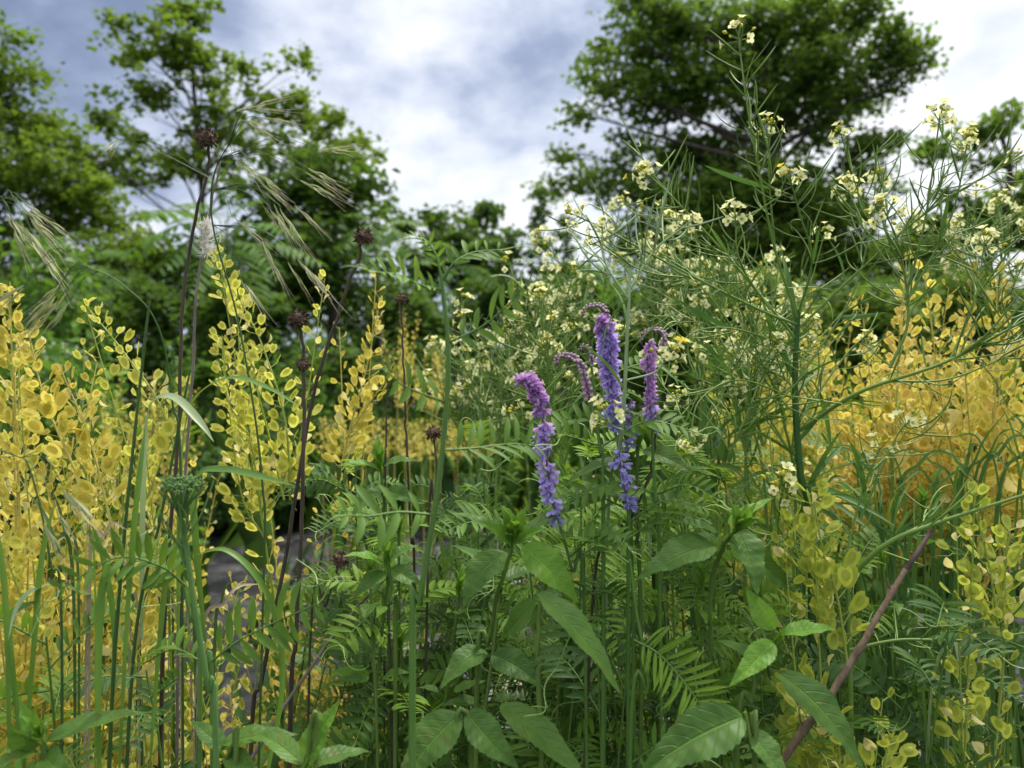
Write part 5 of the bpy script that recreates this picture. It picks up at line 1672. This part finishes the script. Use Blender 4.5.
grass_plant('second dark grass stalk running beside the folded arching blade', [(q((150, 768, .48), (160, 640, .48), (170, 560, .48), (190, 520, .48)), .004, 'grass', (0, -1, .3))],
            [(q((120, 900, .48), (135, 640, .48), (160, 520, .48), (178, 430, .48), (190, 370, .48)), .0013)])
grass_plant('narrow pale grass blades hanging at the outer edge of the thicket', [
    (q((10, 800, .42), (8, 650, .42), (2, 560, .42), (-14, 500, .42)), .004, 'grass', (0, -1, .2)),
    (q((22, 800, .43), (34, 650, .43), (42, 560, .43), (55, 500, .43)), .004, 'grass', (0, -1, .3)),
    (q((28, 800, .43), (10, 640, .43), (14, 612, .43), (40, 600, .43)), .005, 'grass', (0, -1, .3))])
for k in range(14):
    x, d = (U(0, 310), U(.6, .9)) if k < 1 else (U(330, 1010), U(.55, .9))
    y = U(480, 640)
    bl = []
    for j in range(5):
        bx = x + U(-14, 14)
        tx = bx + U(-70, 70)
        bl.append(([ground_under(P(bx, y + 200, d)), P(bx, y + 130, d), P((bx + tx) / 2, y + 20, d), P(tx, y + U(0, 60), d + U(-.05, .05))], U(.0025, .005), ['grass', 'grass_pale', 'grass_dark'][j % 3] if k % 2 else 'grass', (0, -1, .4)))
    grass_plant('loose tuft of thin green grass among the lower stems', bl, (), 'loose grass tufts')

SPK = lambda d, *a: [(P(x0, y0, d + U(-.015, .015)), P(x1, y1, d + U(-.03, .02))) for x0, y0, x1, y1 in a]
brome_drawn('drooping brome grass with long awns fanning out beside the tallest dark stalk', [gp(240, .52), P(262, 640, .52), P(262, 480, .52), P(240, 330, .52), P(214, 232, .51), P(212, 185, .50), P(224, 152, .49), P(246, 128, .48)], [
    (P(228, 146, .49), SPK(.48, (250, 108, 292, 94), (252, 110, 300, 111), (250, 124, 284, 143), (240, 120, 276, 128), (236, 112, 262, 102), (262, 118, 306, 124))),
    (P(218, 160, .49), SPK(.48, (236, 160, 272, 192), (262, 184, 297, 212), (258, 172, 290, 200), (246, 166, 270, 180), (305, 172, 352, 200), (300, 180, 350, 204), (308, 168, 350, 190), (318, 152, 368, 142), (322, 150, 360, 150))),
    (P(213, 190, .50), SPK(.49, (280, 208, 314, 262), (295, 205, 330, 238), (270, 208, 300, 248), (274, 204, 296, 252), (262, 205, 286, 236), (235, 218, 274, 250), (262, 240, 281, 284))),
    (P(213, 225, .51), SPK(.50, (297, 257, 328, 298), (306, 266, 342, 309), (288, 262, 318, 310), (242, 280, 270, 318), (268, 255, 292, 300))),
    (P(213, 180, .50), SPK(.48, (118, 140, 100, 152), (122, 142, 108, 158)))])
brome('thin brome bending outward over the leaning pale pennycress', [gp(190, .50), P(182, 560, .50), P(172, 400, .50), P(156, 322, .49), P(120, 283, .48), P(88, 267, .47)],
      [(.93, 3, (-1, -.2, -.3), .035), (.985, 5, (-1, -.2, .1), .034)])
brome('pale dry brome drooping into the picture at the upper edge of the thicket', [gp(-60, .5), P(-58, 480, .5), P(-45, 280, .5), P(-25, 205, .49), P(0, 200, .48)],
      [(.93, 5, (1, -.2, .1), .035), (.985, 6, (1, -.2, -.1), .030)])
brome('dark brome spikelets hanging in the lower thicket', [gp(60, .44), P(62, 700, .44), P(50, 560, .44), P(30, 470, .44), P(15, 455, .44)],
      [(.90, 4, (1, -.2, .0), .035), (.98, 4, (-.3, -.2, .1), .03)])
